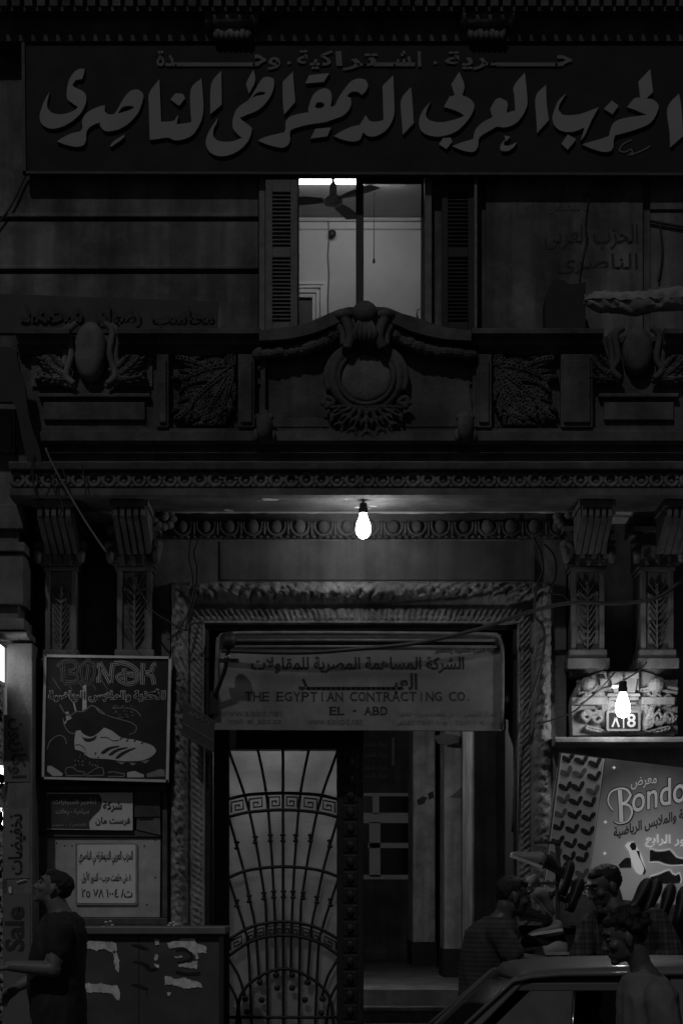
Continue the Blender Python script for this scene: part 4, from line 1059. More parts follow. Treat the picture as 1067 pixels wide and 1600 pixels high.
m.build('screw_marks', INK, t)
ls = c8([(70, 68), (750, 68), (750, 368), (70, 360)])
t = plate('small_sign', ls, YG - 0.05, 0.025, mat('sign_white_print', 0.75, rough=0.5, var=0.08), 'small half dark half white business sign above the party notice')
m = MB(); m.poly(c8([(72, 80), (485, 80), (505, 130), (490, 200), (440, 250), (405, 300), (410, 355), (72, 350)]), YG - 0.054, 0.003, corner=60); m.build('dark_half', mat('sign_dark_print', 0.07, rough=0.5), t)
m = MB()
def tx8(s, x0, x1, yb, yt, yy, **k): a, b = c8([(x0, yb), (x1, yt)]); text(m, s, a[0], b[0], a[1], b[1], yy, **k)
tx8('لتأجير السيارات', 125, 460, 170, 110, YG - 0.057, bold=0.015); tx8('سياحية - رحلات', 140, 405, 245, 195, YG - 0.057, bold=0.015); tx8('القاهرة - مصر', 110, 380, 338, 312, YG - 0.057)
m.build('pale_lettering', mat('sign_pale_print', 0.42), t)
m = MB(); tx8('شركة', 515, 665, 222, 135, YG - 0.054, bold=0.02); tx8('فرست مان', 455, 730, 330, 262, YG - 0.054, bold=0.02); m.build('lettering', INK, t)
t = plate('dark_plaque', c8([(765, 58), (965, 58), (970, 258), (765, 262)]), YG - 0.04, 0.02, mat('dark_plaque_paint', 0.07, rough=0.5, var=0.4, scale=15), 'small dark square plaque with worn figures right of the half dark sign')
m = MB()
for q in ([(800, 110), (815, 160), (825, 110)], [(870, 165), (885, 115), (900, 165)], [(780, 100), (850, 70), (940, 95), (935, 200)]): m.ribbon(c8(q), 1.1, YG - 0.043, 0.002, sm=False)
m.build('worn_figures', mat('worn_figure_paint', 0.14), t)
t = plate('blank_plate', c8([(785, 268), (968, 262), (970, 405), (780, 360)]), YG - 0.03, 0.012, mat('blank_plate_paint', 0.15, rough=0.6), 'blank grey plate below the small dark plaque')
m = MB(); m.poly(c8([(800, 262), (910, 260), (910, 282), (800, 286)]), YG - 0.034, 0.003, sm=False); m.build('slot', M_['black'], t)
q0 = c8([(295, 468), (790, 962)])
t = thing('party_notice', P(168, 1415, YG), 'white framed notice with three dark lines of writing on the stained board', 'sign')
m = MB(); m.poly(rrect(q0[0][0], q0[0][1], q0[1][0], q0[1][1], 4), YG - 0.014, 0.013, sm=False); m.build('frame', mat('notice_frame', 0.30, rough=0.5), t, bevel=0.004)
q1 = c8([(312, 482), (774, 946)])
m = MB(); m.poly(rrect(q1[0][0], q1[0][1], q1[1][0], q1[1][1], 3), YG - 0.018, 0.003, sm=False); m.build('white_face', mat('notice_white', 0.8, rough=0.6, var=0.1), t)
m = MB(); tx8('الحزب العربي الديمقراطي الناصري', 322, 752, 640, 530, YG - 0.021, bold=0.02); tx8('٨ ش طلعت حرب - الدور الأول', 345, 738, 790, 695, YG - 0.021, bold=0.02); tx8('ت/ ١٠٠٤ ٧٨ ٢٥', 345, 748, 902, 832, YG - 0.021, bold=0.015)
m.build('lettering', INK, t)

# ------------------------------------------------------------------ metal cabinet with daubed paint
YM = -0.62
def c7(p): return [(120 + a / 4.446, 1430 + b / 4.446) for a, b in p]
t = thing('metal_cabinet', Vector((X(238, YM), YM + 0.2, DZ)), 'dark metal street cabinet with daubed white paint below the notice board', 'cabinet')
m = MB(); m.box(X(122, YM), X(343, YM), YM, -0.15, DZ, Z(1461, YM)); cb = m.build('body', mat('cabinet_paint', 0.10, rough=0.55, var=0.2, scale=4, stain=0.25), t, bevel=0.006)
m = MB(); m.box(X(118, YM), X(353, YM), YM - 0.05, -0.12, Z(1460, YM - 0.05), Z(1448, YM - 0.05)); m.build('lid', mat('cabinet_lid_paint', 0.16, rough=0.5), t, bevel=0.008)
m = MB(); m.box(X(216.6, YM), X(217.6, YM), YM - 0.002, YM + 0.01, DZ + 0.05, Z(1463, YM)); m.build('door_seam', M_['black'], t)
m = MB()
for (x, y) in ((440, 215), (450, 330), (440, 490)):
    m.ribbon(c7([(x - 60, y - 8), (x - 10, y), (x + 20, y + 12), (x + 60, y + 22)]), lambda t_: 5 * math.sin(math.pi * t_) + 0.8, YM - 0.004, 0.003)
m.ribbon(c7([(690, 245), (740, 240), (790, 262), (800, 300), (760, 320), (700, 330)]), 4, YM - 0.003, 0.002); m.ribbon(c7([(690, 395), (760, 410), (860, 405)]), 5, YM - 0.003, 0.002); m.ribbon(c7([(480, 360), (520, 380), (560, 370)]), 5, YM - 0.003, 0.002)
m.ribbon(c7([(485, 520), (490, 570)]), 1.5, YM - 0.003, 0.002)
m.build('black_smears', M_['black'], t)
def rag(q, st=1.6, am=0.9):
    out = []; rs = random.Random(len(q)); q = smooth_poly(q, 3, 60)
    for i in range(len(q)):
        a, b = Vector(q[i]), Vector(q[(i + 1) % len(q)]); n_ = max(1, int((b - a).length / st))
        for k in range(n_): p = a.lerp(b, k / n_); out.append((p.x + rs.uniform(-am, am), p.y + rs.uniform(-am, am)))
    return out
m = MB()
for q in ([(60, 205), (90, 178), (150, 178), (200, 185), (250, 188), (278, 205), (280, 245), (255, 262), (215, 245), (175, 235), (140, 250), (110, 235), (75, 235), (65, 280), (50, 288), (48, 240)],
          [(255, 250), (282, 255), (292, 300), (298, 350), (293, 400), (272, 375), (262, 330)],
          [(60, 480), (90, 472), (120, 480), (170, 475), (230, 485), (285, 490), (298, 530), (300, 575), (292, 592), (262, 575), (255, 550), (215, 540), (170, 535), (125, 535), (75, 540)],
          [(628, 195), (680, 178), (740, 162), (820, 163), (830, 195), (880, 208), (905, 230), (900, 262), (840, 262), (850, 300), (835, 310), (815, 275), (790, 255), (745, 222), (690, 225), (640, 235)],
          [(702, 345), (760, 332), (800, 330), (805, 318), (838, 318), (838, 372), (770, 365), (720, 358)], [(542, 270), (560, 268), (565, 300), (555, 322), (542, 318)], [(540, 340), (570, 342), (575, 365), (550, 362)], [(540, 165), (575, 170), (575, 205), (545, 208)], [(680, 290), (735, 280), (735, 292), (690, 300)],
          [(612, 425), (650, 425), (690, 445), (740, 435), (790, 450), (860, 470), (875, 505), (820, 498), (760, 512), (700, 490), (640, 480), (612, 485)], [(630, 540), (655, 535), (655, 555), (632, 560)]):
    m.poly(rag(c7(q)), YM - 0.006, 0.004, sm=False)
m.build('white_daubs', mat('daubed_white_paint', 0.85, rough=0.7, var=0.3, scale=26, stain=0.2, bump=0.4), t)
for pts, lab in (([(188, 82), (205, 50), (235, 45), (250, 70), (240, 84), (215, 70)], 'crumpled strip of white paper on the left of the cabinet lid'), ([(640, 72), (650, 58), (675, 52), (690, 66), (680, 76)], 'small white scrap on the right of the cabinet lid')):
    m = MB(); q = c7(pts)
    for i, (a, b) in enumerate(q): m.ell(P(a, b - 0.5, YM + 0.08 + 0.02 * (i % 3)), S(2.6), S(3), S(1.5), 7)
    tag(m.build('paper_scrap', M_['white_paint']), lab, 'paper')
# ------------------------------------------------------------------ carved number cartouche and ledge (right)
def c5(p): return [(840 + a / 4.7, 1000 + b / 4.7) for a, b in p]
YN = -0.16
m = MB()
m.poly([(894, 1149), (892, 1100), (898, 1076), (912, 1058), (940, 1049), (1006, 1049), (1034, 1058), (1048, 1076), (1055, 1100), (1053, 1149)], YN + 0.02, 0.22, sm=False); m.prism([(0.1, Z(1165, -0.3)), (-0.30, Z(1164, -0.3)), (-0.33, Z(1160, -0.3)), (-0.33, Z(1154, -0.3)), (-0.28, Z(1151, -0.3)), (0.1, Z(1149, -0.3))], X(866, -0.3), X(1190, -0.3))
m.box(X(858), X(1190), -0.05, 0.25, DZ, Z(1166))
nb = m.build('number_pedestal', M_['stone_lit'], B, bevel=0.004)
sc_ = []
def curl(cx_, cy_, r_, sg, w_=0.035, turns=1.5, a0=0):
    n_ = 16; return ([(cx_ + r_ * (1 - 0.75 * k / n_) * math.cos(a0 + sg * turns * 2 * math.pi * k / n_), cy_ + r_ * (1 - 0.75 * k / n_) * math.sin(a0 + sg * turns * 2 * math.pi * k / n_)) for k in range(n_ + 1)], w_, w_ * 0.6, 1.0)
for sg, f in ((1, lambda x: x), (-1, lambda x: 1 - x)):
    for (a, b, r_) in ((0.10, 0.33, 0.06), (0.21, 0.34, 0.07), (0.09, 0.16, 0.06), (0.2, 0.15, 0.07), (0.30, 0.27, 0.06), (0.31, 0.10, 0.05)): sc_.append(curl(f(a), b, r_, sg, 0.026))
    sc_ += leaf(f(0.34), 0.05, math.pi / 2 + sg * 0.5, 0.4, -sg * 0.4, 4, 0.07)
    sc_.append(([(f(0.02), 0.42), (f(0.2), 0.45), (f(0.36), 0.42)], 0.05, 0.03, 0.9)); sc_.append(([(f(0.40), 0.02), (f(0.30), 0.0), (f(0.1), 0.05)], 0.03, 0.03, 0.9))
r = MB(); relief(r, X(896), X(1052), Z(1149), Z(1066), YN + 0.02, sc_, 0.085, 110, 62, seed=8); r.build('scroll_relief', M_['stone_lit'], nb, smooth=True)
m = MB()
for x0_, x1_ in ((893, 948), (1002, 1054)): m.pbox(x0_, 1089, x1_, 1101, YN - 0.07, YN + 0.03)
m.pbox(952, 1050, 998, 1060, YN - 0.10, YN + 0.03); m.pbox(948, 1083, 1000, 1088, YN - 0.09, YN + 0.03); m.pbox(950, 1089, 998, 1094, YN - 0.07, YN + 0.03); m.pbox(954, 1097, 994, 1101, YN - 0.05, YN + 0.03)
m.poly([(954, 1060), (996, 1060), (992, 1082), (958, 1082)], YN - 0.085, 0.1, sm=False)
for x in (920, 1025): m.ell(P(x, 1070, YN - 0.05), S(14), S(14), S(12), 14); m.pbox(x - 17 + (34 if x < 950 else -22), 1060, x - 17 + (46 if x < 950 else -10), 1078, YN - 0.05, YN + 0.02)
m.build('scroll_blocks', M_['stone_lit'], nb, bevel=0.006)
t = thing('number_plate', P(973, 1142, YN - 0.09), 'small dark enamel plate with an eight in two scripts under the right bulb', 'sign')
m = MB(); m.poly(rrect(947, 1110, 1000, 1142, 3), YN - 0.09, 0.03, sm=False); m.build('rim', mat('plate_white_rim', 0.16, rough=0.6, spec=0.2), t)
m = MB(); m.poly(rrect(951, 1113.5, 996, 1138.5, 1.5), YN - 0.094, 0.005, sm=False); m.build('dark_face', mat('plate_dark_enamel', 0.010, rough=0.7, spec=0.15), t)
m = MB(); text(m, '٨', 954.5, 968, 1136.5, 1119, YN - 0.097, bold=0.02); text(m, '8', 979, 992.5, 1136.5, 1115, YN - 0.097, ar=False, bold=0.02); m.poly([(972.6, 1114), (974.6, 1114), (974.6, 1138), (972.6, 1138)], YN - 0.097, 0.002, sm=False)
m.build('figures', mat('plate_white_figures', 0.34, rough=0.7, spec=0.2), t)
m = MB(); m.tube([P(955, 1072.5, -0.38), P(968, 1072, -0.38)], 0.011, 8); m.tube([P(968, 1072, -0.38), P(972, 1066, -0.40), P(975, 1058, -0.2)], 0.008, 6)
tag(m.build('lamp_holder', M_['white_paint']), 'short white rod holding the bulb at the number plate', 'bracket')

# ------------------------------------------------------------------ two posters
def c6(p): return [(840 + a / 4.7, 1160 + b / 4.7) for a, b in p]
YQ = -0.42
t = plate('shoe_chart_poster', c6([(160, 72), (500, 118), (370, 1130), (30, 1100)]), YQ, 0.03, mat('poster_frame_paint', 0.11, rough=0.5), 'tilted white poster with rows of dark shoe pairs left of the glossy shop poster', 'poster')
m = MB(); m.poly(c6([(180, 80), (480, 122), (352, 1120), (48, 1092)]), YQ - 0.004, 0.003, sm=False); m.build('paper', mat('poster_paper', 0.42, rough=0.5, var=0.12), t)
rs = random.Random(11); md = MB(); ml = MB()
for r_ in range(11):
    for c_ in range(3):
        x = 215 + c_ * 103 - r_ * 13.2 + rs.uniform(-6, 6); y = 118 + r_ * 101 + c_ * 16 + rs.uniform(-8, 8)
        mm = ml if rs.random() < 0.18 else md
        a = rs.uniform(-0.15, 0.15)
        def rot(p): return [(x + u * math.cos(a) - v * math.sin(a), y + u * math.sin(a) + v * math.cos(a)) for u, v in p]
        def ov(cx_, cy_, a_, b_, th_, k_): return [(cx_ + a_ * math.cos(t) * math.cos(th_) - b_ * (1 + k_ * math.cos(t)) * math.sin(t) * math.sin(th_), cy_ + a_ * math.cos(t) * math.sin(th_) + b_ * (1 + k_ * math.cos(t)) * math.sin(t) * math.cos(th_)) for t in np.linspace(0, 2 * math.pi, 15)[:-1]]
        mm.poly(c6(rot(ov(-10, 4, 42, 19, R(rs.uniform(22, 38)), -0.25))), YQ - 0.007, 0.002, sm=False)
        mm.poly(c6(rot(ov(32, -14, 34, 15, R(rs.uniform(-72, -52)), 0.3))), YQ - 0.0095, 0.002, sm=False)
mm = MB()
for q in ([(176, 82), (44, 1092)], [(484, 122), (356, 1120)]): mm.ribbon(c6(q), 1.6, YQ - 0.008, 0.003, sm=False)
mm.build('border_line', mat('poster_border_line', 0.6), t)
md.build('dark_shoe_prints', mat('shoe_print_dark', 0.02, rough=0.5, var=0.5, scale=25), t); ml.build('pale_shoe_prints', mat('shoe_print_pale', 0.12, rough=0.5), t)
pm = bpy.data.materials.new('glossy_poster_glow'); pm.use_nodes = True
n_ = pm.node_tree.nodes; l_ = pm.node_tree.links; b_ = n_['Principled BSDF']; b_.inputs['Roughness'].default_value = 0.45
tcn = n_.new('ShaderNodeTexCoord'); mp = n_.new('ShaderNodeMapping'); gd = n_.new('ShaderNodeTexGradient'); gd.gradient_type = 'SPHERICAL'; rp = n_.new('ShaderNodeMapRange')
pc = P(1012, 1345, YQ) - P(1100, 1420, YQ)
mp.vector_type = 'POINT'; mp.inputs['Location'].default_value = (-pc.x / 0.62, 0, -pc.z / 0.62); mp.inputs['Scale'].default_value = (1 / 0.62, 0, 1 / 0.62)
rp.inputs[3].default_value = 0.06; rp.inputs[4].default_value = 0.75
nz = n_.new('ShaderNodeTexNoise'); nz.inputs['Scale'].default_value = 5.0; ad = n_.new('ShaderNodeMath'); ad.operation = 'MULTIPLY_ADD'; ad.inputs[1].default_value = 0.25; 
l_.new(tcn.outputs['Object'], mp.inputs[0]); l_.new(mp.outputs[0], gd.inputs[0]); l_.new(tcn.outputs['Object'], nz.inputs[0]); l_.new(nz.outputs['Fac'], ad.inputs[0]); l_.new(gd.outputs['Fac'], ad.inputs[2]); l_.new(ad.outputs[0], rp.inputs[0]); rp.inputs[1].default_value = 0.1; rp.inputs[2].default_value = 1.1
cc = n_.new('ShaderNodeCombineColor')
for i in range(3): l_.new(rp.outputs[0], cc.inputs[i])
l_.new(cc.outputs[0], b_.inputs['Base Color']); l_.new(cc.outputs[0], b_.inputs['Emission Color']); b_.inputs['Emission Strength'].default_value = 0.12  # lightbox glow, brighter at its centre, painted into colour and emission
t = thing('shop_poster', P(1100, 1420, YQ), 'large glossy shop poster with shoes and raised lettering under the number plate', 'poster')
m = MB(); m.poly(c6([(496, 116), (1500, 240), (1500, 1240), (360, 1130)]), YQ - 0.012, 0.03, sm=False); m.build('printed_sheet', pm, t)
yq = YQ - 0.015
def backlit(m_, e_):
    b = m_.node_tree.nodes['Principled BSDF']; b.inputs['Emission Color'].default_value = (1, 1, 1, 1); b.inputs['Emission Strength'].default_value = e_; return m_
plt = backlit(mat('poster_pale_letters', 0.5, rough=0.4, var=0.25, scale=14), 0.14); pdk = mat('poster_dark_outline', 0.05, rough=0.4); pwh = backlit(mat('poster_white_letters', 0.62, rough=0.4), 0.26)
def tx6(mm, s, x0, x1, yb, yt, yy, **k): a, b = c6([(x0, yb), (x1, yt)]); text(mm, s, a[0], b[0], a[1], b[1], yy, **k)
m = MB(); tx6(m, 'معرض', 680, 872, 350, 262, yq - 0.002, bold=0.012, tilt=0.14); tx6(m, 'ondok', 690, 1190, 520, 320, yq - 0.002, ar=False, tilt=0.22, bold=0.008)
m.ribbon(c6([(600, 350), (608, 470), (612, 585)]), 6.5, yq - 0.002, 0.001); m.ribbon(c6([(550, 500), (515, 440), (530, 370), (590, 340), (650, 345), (680, 385), (655, 430), (620, 450)]), lambda u: 1.5 + 3.0 * u, yq - 0.002, 0.001); m.ribbon(c6([(620, 450), (670, 465), (690, 515), (660, 575), (600, 595), (560, 580)]), lambda u: 4.5 - 3 * u, yq - 0.002, 0.001)
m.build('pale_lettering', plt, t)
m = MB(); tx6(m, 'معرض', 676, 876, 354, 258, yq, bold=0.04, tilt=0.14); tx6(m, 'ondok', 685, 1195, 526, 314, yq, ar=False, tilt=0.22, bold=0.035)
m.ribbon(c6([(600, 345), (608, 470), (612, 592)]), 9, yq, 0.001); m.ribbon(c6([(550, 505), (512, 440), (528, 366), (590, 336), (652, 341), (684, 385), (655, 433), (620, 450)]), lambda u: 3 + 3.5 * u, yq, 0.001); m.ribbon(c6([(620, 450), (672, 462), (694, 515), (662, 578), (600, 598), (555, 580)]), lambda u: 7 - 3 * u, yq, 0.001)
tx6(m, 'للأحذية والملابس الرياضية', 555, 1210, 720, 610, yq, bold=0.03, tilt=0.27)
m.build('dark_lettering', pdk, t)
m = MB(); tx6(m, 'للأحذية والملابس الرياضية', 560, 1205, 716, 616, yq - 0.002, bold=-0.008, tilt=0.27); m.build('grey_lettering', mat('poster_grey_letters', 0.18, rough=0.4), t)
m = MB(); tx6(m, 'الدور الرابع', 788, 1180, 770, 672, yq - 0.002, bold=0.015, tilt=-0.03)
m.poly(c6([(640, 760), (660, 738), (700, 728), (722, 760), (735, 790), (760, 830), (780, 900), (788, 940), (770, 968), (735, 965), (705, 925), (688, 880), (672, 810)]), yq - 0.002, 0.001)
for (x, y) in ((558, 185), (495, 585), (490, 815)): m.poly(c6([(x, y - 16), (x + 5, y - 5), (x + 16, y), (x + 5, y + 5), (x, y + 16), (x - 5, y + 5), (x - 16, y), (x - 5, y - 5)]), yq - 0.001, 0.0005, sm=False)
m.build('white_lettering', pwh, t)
m = MB()
m.poly(c6([(672, 760), (685, 735), (710, 735), (722, 765), (715, 790), (690, 792)]), yq - 0.004, 0.001)
m.poly(c6([(720, 792), (745, 800), (752, 850), (775, 900), (792, 945), (778, 970), (765, 968), (778, 930), (760, 880), (740, 840)]), yq - 0.004, 0.001)
m.poly(c6([(820, 795), (835, 790), (870, 803), (930, 800), (965, 793), (990, 820), (1020, 850), (1080, 862), (1110, 870), (1110, 888), (1000, 897), (940, 890), (880, 870), (820, 875)]), yq - 0.003, 0.001)
m.poly(c6([(825, 990), (880, 975), (940, 950), (965, 945), (985, 970), (1010, 980), (1035, 965), (1046, 1000), (1040, 1030), (960, 1040), (825, 1025)]), yq - 0.003, 0.001)
m.poly(c6([(590, 900), (640, 850), (680, 850), (685, 920), (600, 922)]), yq - 0.001, 0.0005)
m.build('dark_shoe_prints', mat('poster_dark_shoe', 0.055, rough=0.4, var=0.5, scale=30), t)
m = MB()
for q in ([(820, 785), (835, 780), (875, 793), (930, 790), (968, 783), (1000, 815), (1025, 842), (1085, 852)], [(822, 982), (880, 965), (940, 940), (968, 936), (992, 962), (1012, 970), (1038, 955), (1052, 1000), (1046, 1035)], [(815, 880), (880, 880), (940, 900), (1000, 905), (1110, 897)]): m.ribbon(c6(q), 1.0, yq - 0.003, 0.001)
m.build('shoe_outlines', pwh, t)

# ------------------------------------------------------------------ shoes on the pavement rack
sm_b = mat('black_leather', 0.012, rough=0.6, spec=0.5); sm_g = mat('grey_leather', 0.16, rough=0.5); sm_l = mat('pale_canvas', 0.34, rough=0.7); sole_w = mat('white_sole_rubber', 0.45, rough=0.6); sole_b = mat('black_sole_rubber', 0.02, rough=0.7)
def shoe_mesh():
    up = MB(); n_ = 16; st = 22
    prof = [(0.0, .030, .075, .004), (.03, .036, .095, 0), (.07, .037, .10, 0), (.11, .036, .082, 0), (.15, .040, .066, 0), (.19, .045, .054, 0), (.23, .043, .042, 0), (.26, .032, .030, 0), (.278, .014, .018, .004)]
    o = 0
    for x, w_, h_, z0 in prof:
        for k in range(n_):
            a = math.pi * 2 * k / n_
            cx_, sz = math.cos(a), math.sin(a)
            up.v.append(Vector((x - .14, w_ * cx_ * (1 - 0.35 * max(0, sz)), .018 + h_ * max(0, sz) ** 0.7 if sz > 0 else .018 + .004 * sz)))
    for i in range(len(prof) - 1):
        for k in range(n_):
            j = (k + 1) % n_; up.f.append((i * n_ + k, i * n_ + j, (i + 1) * n_ + j, (i + 1) * n_ + k))
    up.f.append(tuple(range(n_))[::-1]); up.f.append(tuple((len(prof) - 1) * n_ + k for k in range(n_)))
    so_ = MB(); q = [(x - .14, w_ + .004) for x, w_, h_, z in prof]
    ring = [(x, w_) for x, w_ in q] + [(x, -w_) for x, w_ in reversed(q)]
    nn = len(ring)
    for z in (0.0, 0.024):
        for x, y in ring: so_.v.append(Vector((x, y, z)))
    for i in range(nn): j = (i + 1) % nn; so_.f.append((i, j, nn + j, nn + i))
    so_.f.append(tuple(range(nn))[::-1]); so_.f.append(tuple(nn + i for i in range(nn)))
    return up, so_
U_, S_ = shoe_mesh()
def shoe(loc, rx, ry, rz, mu, ms, lab, sc=1.0):
    t = thing('shoe', (0, 0, 0), lab, 'shoe', 'shoes displayed on the pavement rack')
    a = U_.build('upper', mu, t, smooth=True); b = S_.build('sole', ms, t)
    t.location = loc; t.rotation_euler = (R(rx), R(ry), R(rz)); t.scale = (sc, sc, sc); return t
YR = -0.85
specs = [  # px, py of the shoe, rotation, materials, label
 (862, 1362, 10, 25, 20, sm_b, sole_b, 'large black shoe pointing up left above the striped shirt man'),
 (822, 1348, 0, -20, 160, sm_g, sole_w, 'grey shoe at the top left of the rack'),
 (845, 1412, 60, 40, 35, sm_l, sole_w, 'pale canvas shoe tilted upright in the middle of the rack'),
 (835, 1440, 0, 8, 10, sm_b, sole_b, 'black shoe lying below the pale canvas shoe'),
 (852, 1462, 20, 10, 170, sm_g, sole_w, 'grey shoe lying under the black one near the rack post'),
 (838, 1482, 10, -5, 20, sm_b, sole_w, 'lowest black shoe with a white sole at the left of the rack'),
 (884, 1372, 80, -75, 0, sm_b, sole_b, 'black shoe standing on its heel against the shoe chart'),
 (898, 1398, 80, -70, 0, sm_b, sole_b, 'black shoe standing on its heel behind the plaid shirt man'),
 (832, 1392, 30, 20, 60, sm_l, sole_w, 'pale shoe hanging beside the striped shirt man face'),
 (860, 1492, 0, 0, 200, sm_l, sole_w, 'pale shoe at the foot of the rack just above the car roof'),
 (1000, 1402, 80, -62, 0, sm_b, sole_b, 'black shoe leaning below the poster, leftmost of the four'),
 (1017, 1404, 80, -70, 0, sm_b, sole_b, 'black shoe leaning below the poster, second of the four'),
 (1040, 1412, 80, -72, 0, sm_b, sole_w, 'tallest black shoe with a highlight painted as its sole edge leaning below the poster'),  # pale sole stands in for a highlight down the shoe
 (1064, 1416, 80, -76, 0, sm_b, sole_b, 'black shoe at the right edge of the picture leaning below the poster')]
for (px, py, rx, ry, rz, mu, ms, lab) in specs:
    shoe(P(px, py, YR), rx, ry, rz, mu, ms, lab, 0.95 if px > 990 else 0.82)
t = thing('shoe_rack', Vector((X(870, YR), YR, DZ)), 'dark metal rack of shoes standing on the pavement below the posters', 'rack')
m = MB(); m.pbox(868, 1312, 875, 1600, YR + 0.03, YR + 0.07); m.box(X(868, YR), X(875, YR), YR + .03, YR + .07, DZ, Z(1599, YR)); m.build('post', M_['wood_dark'], t)
m = MB(); m.box(X(1100, YR), X(1106, YR), YR + .03, YR + .07, DZ, Z(1312, YR)); m.build('post', M_['wood_dark'], t)
for yy in (1314, 1378, 1446, 1500): 
    m = MB(); m.box(X(800 if yy > 1320 else 834, YR), X(1106 if yy > 1320 else 877, YR), YR + 0.02, YR + 0.12, Z(yy + 4, YR), Z(yy, YR)) if yy != 1378 else m.box(X(800, YR), X(872, YR), YR + 0.02, YR + 0.12, Z(yy + 4, YR), Z(yy, YR)); m.build('shelf', M_['wood_dark'], t)
m = MB(); m.box(X(800, YR), X(1106, YR), YR + 0.06, YR + 0.10, DZ + 0.3, Z(1446, YR)); m.build('back_board', M_['black'], t)

# ------------------------------------------------------------------ balcony clutter
t = plate('fascia_board', [(-60, 457), (340, 471), (339, 520), (-60, 520)], -0.28, 0.06, mat('fascia_dark_paint', 0.045, rough=0.6, var=0.3), 'dark board with black letters lying along the left balcony rail')
m = MB(); yy = -0.285
text(m, 'محمد', 30, 130, 502, 474, yy - 0.02, bold=0.02); text(m, 'رضوان', 150, 220, 506, 474, yy - 0.02, bold=0.02); text(m, 'محاسب', 236, 334, 506, 478, yy - 0.02, bold=0.02)
m.build('lettering', M_['black'], t)
m = MB(); m.poly([(853, 516), (852, 470), (858, 446), (868, 438), (880, 438), (890, 444), (915, 440), (914, 516)], -0.22, 0.2, corner=50)
tag(m.build('dark_box', M_['black'], bevel=0.01), 'dark box standing on the right of the balcony under the painted writing', 'box')
m = MB(); rs = random.Random(5)
def cloth(u, v):
    a = u * math.pi * 2
    x = 912 + 200 * v; rr = 17 + 2 * math.sin(v * 9 + 2 * math.sin(a)) + 4 * noise.noise(Vector((v * 6, math.cos(a), math.sin(a)))) ; rr *= min(1, 6 * v + 0.35)
    py = 470 + 3 * math.sin(v * 5) - rr * math.sin(a) * (0.95 if math.sin(a) > 0 else 1.0)
    return tuple(P(x, py, -0.42) + Vector((0, -S(rr) * 0.8 * math.cos(a) + 0.035 * abs(noise.noise(Vector((v * 9 + a * 0.6, a * 1.2, 1)))), 0.03 * abs(noise.noise(Vector((v * 11 - a, a * 2, 5)))))))
m.grid(cloth, 29, 60)
tag(m.build('cloth_bundle', mat('grey_cloth', 0.24, rough=0.9, var=0.3, scale=8, bump=0.5, bscale=30), smooth=True), 'rolled pale cloth bundle lying along the right balcony rail', 'cloth')
t = thing('wall_writing', P(925, 425, YU), 'faded hand painted writing on the plaster right of the window', 'writing')
m = MB(); yy = YU - 0.043
text(m, 'مكتب الأستاذ المحامى', 858, 978, 312, 288, yy); text(m, 'بالنقض', 852, 920, 334, 314, yy); m.build('thin_lettering', mat('faded_wall_ink', 0.09), t)
m = MB(); text(m, 'الحزب العربى', 850, 996, 390, 350, yy, bold=0.012); text(m, 'الناصرى', 868, 996, 428, 396, yy, bold=0.012); m.build('bold_lettering', mat('black_wall_ink', 0.04), t)

# ------------------------------------------------------------------ left neighbour building
NB = thing('neighbour_building', Vector((X(-60), 0, DZ)), 'stone pier of the next building at the left edge with a lit shop window', 'building')
YL = -0.42
m = MB(); xb = X(37, YL)
x0n = X(-420, YL)
m.box(x0n, xb - 0.04, YL + 0.05, 0.2, Z(998, YL), Z(540, YL))
for (a, b, xr_, dy) in ((788, 826, 37, 0), (848, 862, 40, -0.03), (866, 944, 37, 0), (967, 985, 39.5, -0.03), (640, 706, 24, 0)): m.box(x0n, X(xr_, YL), YL + dy, 0.1, Z(b, YL), Z(a, YL))
m.prism([(0.1, Z(998, YL)), (YL - 0.05, Z(997, YL)), (YL - 0.08, Z(993, YL)), (YL - 0.08, Z(990, YL)), (YL, Z(987, YL)), (0.1, Z(987, YL))], x0n, X(46, YL))
m.build('pier', M_['pier'], NB, bevel=0.008)
m = MB(); m.box(X(9, YL), X(49, YL), YL + 0.06, 0.1, DZ, Z(1003, YL)); m.build('shop_pier', M_['pier'], NB, bevel=0.006)
m = MB(); m.pbox(8, 648, 18, 700, YL - 0.02, YL + 0.01); m.build('pier_panel', M_['pier'], NB, bevel=0.005)
m = MB(); ys_ = YL + 0.16
m.box(X(-420, ys_), X(9, ys_), ys_ + 0.3, ys_ + 0.34, DZ, Z(1003, ys_)); m.build('display_back', M_['white_paint'], NB)
sw = MB(); sw.box(X(-420, ys_), X(10, ys_), ys_ - 0.05, ys_ + 0.02, Z(1006, ys_), Z(1000, ys_)); sw.box(X(-420, ys_), X(10, ys_), ys_ - 0.05, ys_ + 0.3, DZ, DZ + 0.4)
w_ = sw.build('shop_window', M_['steel'], NB)
ze0, ze1 = Z(1066, -0.45), Z(1012, -0.45); xe = X(7.2, -0.45)
m = MB(); m.box(xe - 0.16, xe, -0.78, -0.45, ze0, ze1); m.build('light_box', emit('shop_light_box', 3.0), w_)
m = MB(); m.box(xe - 0.17, xe - 0.001, -0.79, -0.40, ze1 + 0.001, ze1 + 0.03); m.box(xe - 0.17, xe - 0.001, -0.79, -0.40, ze0 - 0.03, ze0 - 0.001); m.box(xe - 0.2, xe - 0.161, -0.79, -0.3, ze0 - 0.03, ze1 + 0.03); m.build('light_box_case', M_['steel'], w_)
m = MB(); m.pbox(-300, 1072, 4.0, 1760, ys_ + 0.22, ys_ + 0.25); m.build('lit_display', emit('shop_lit_display', 0.04, var=1.0, scale=34, lo=0.0), w_)
M_['shelf_glow'] = emit('lit_shelf_glow', 3.0, var=1.0, scale=22, lo=-2.0)
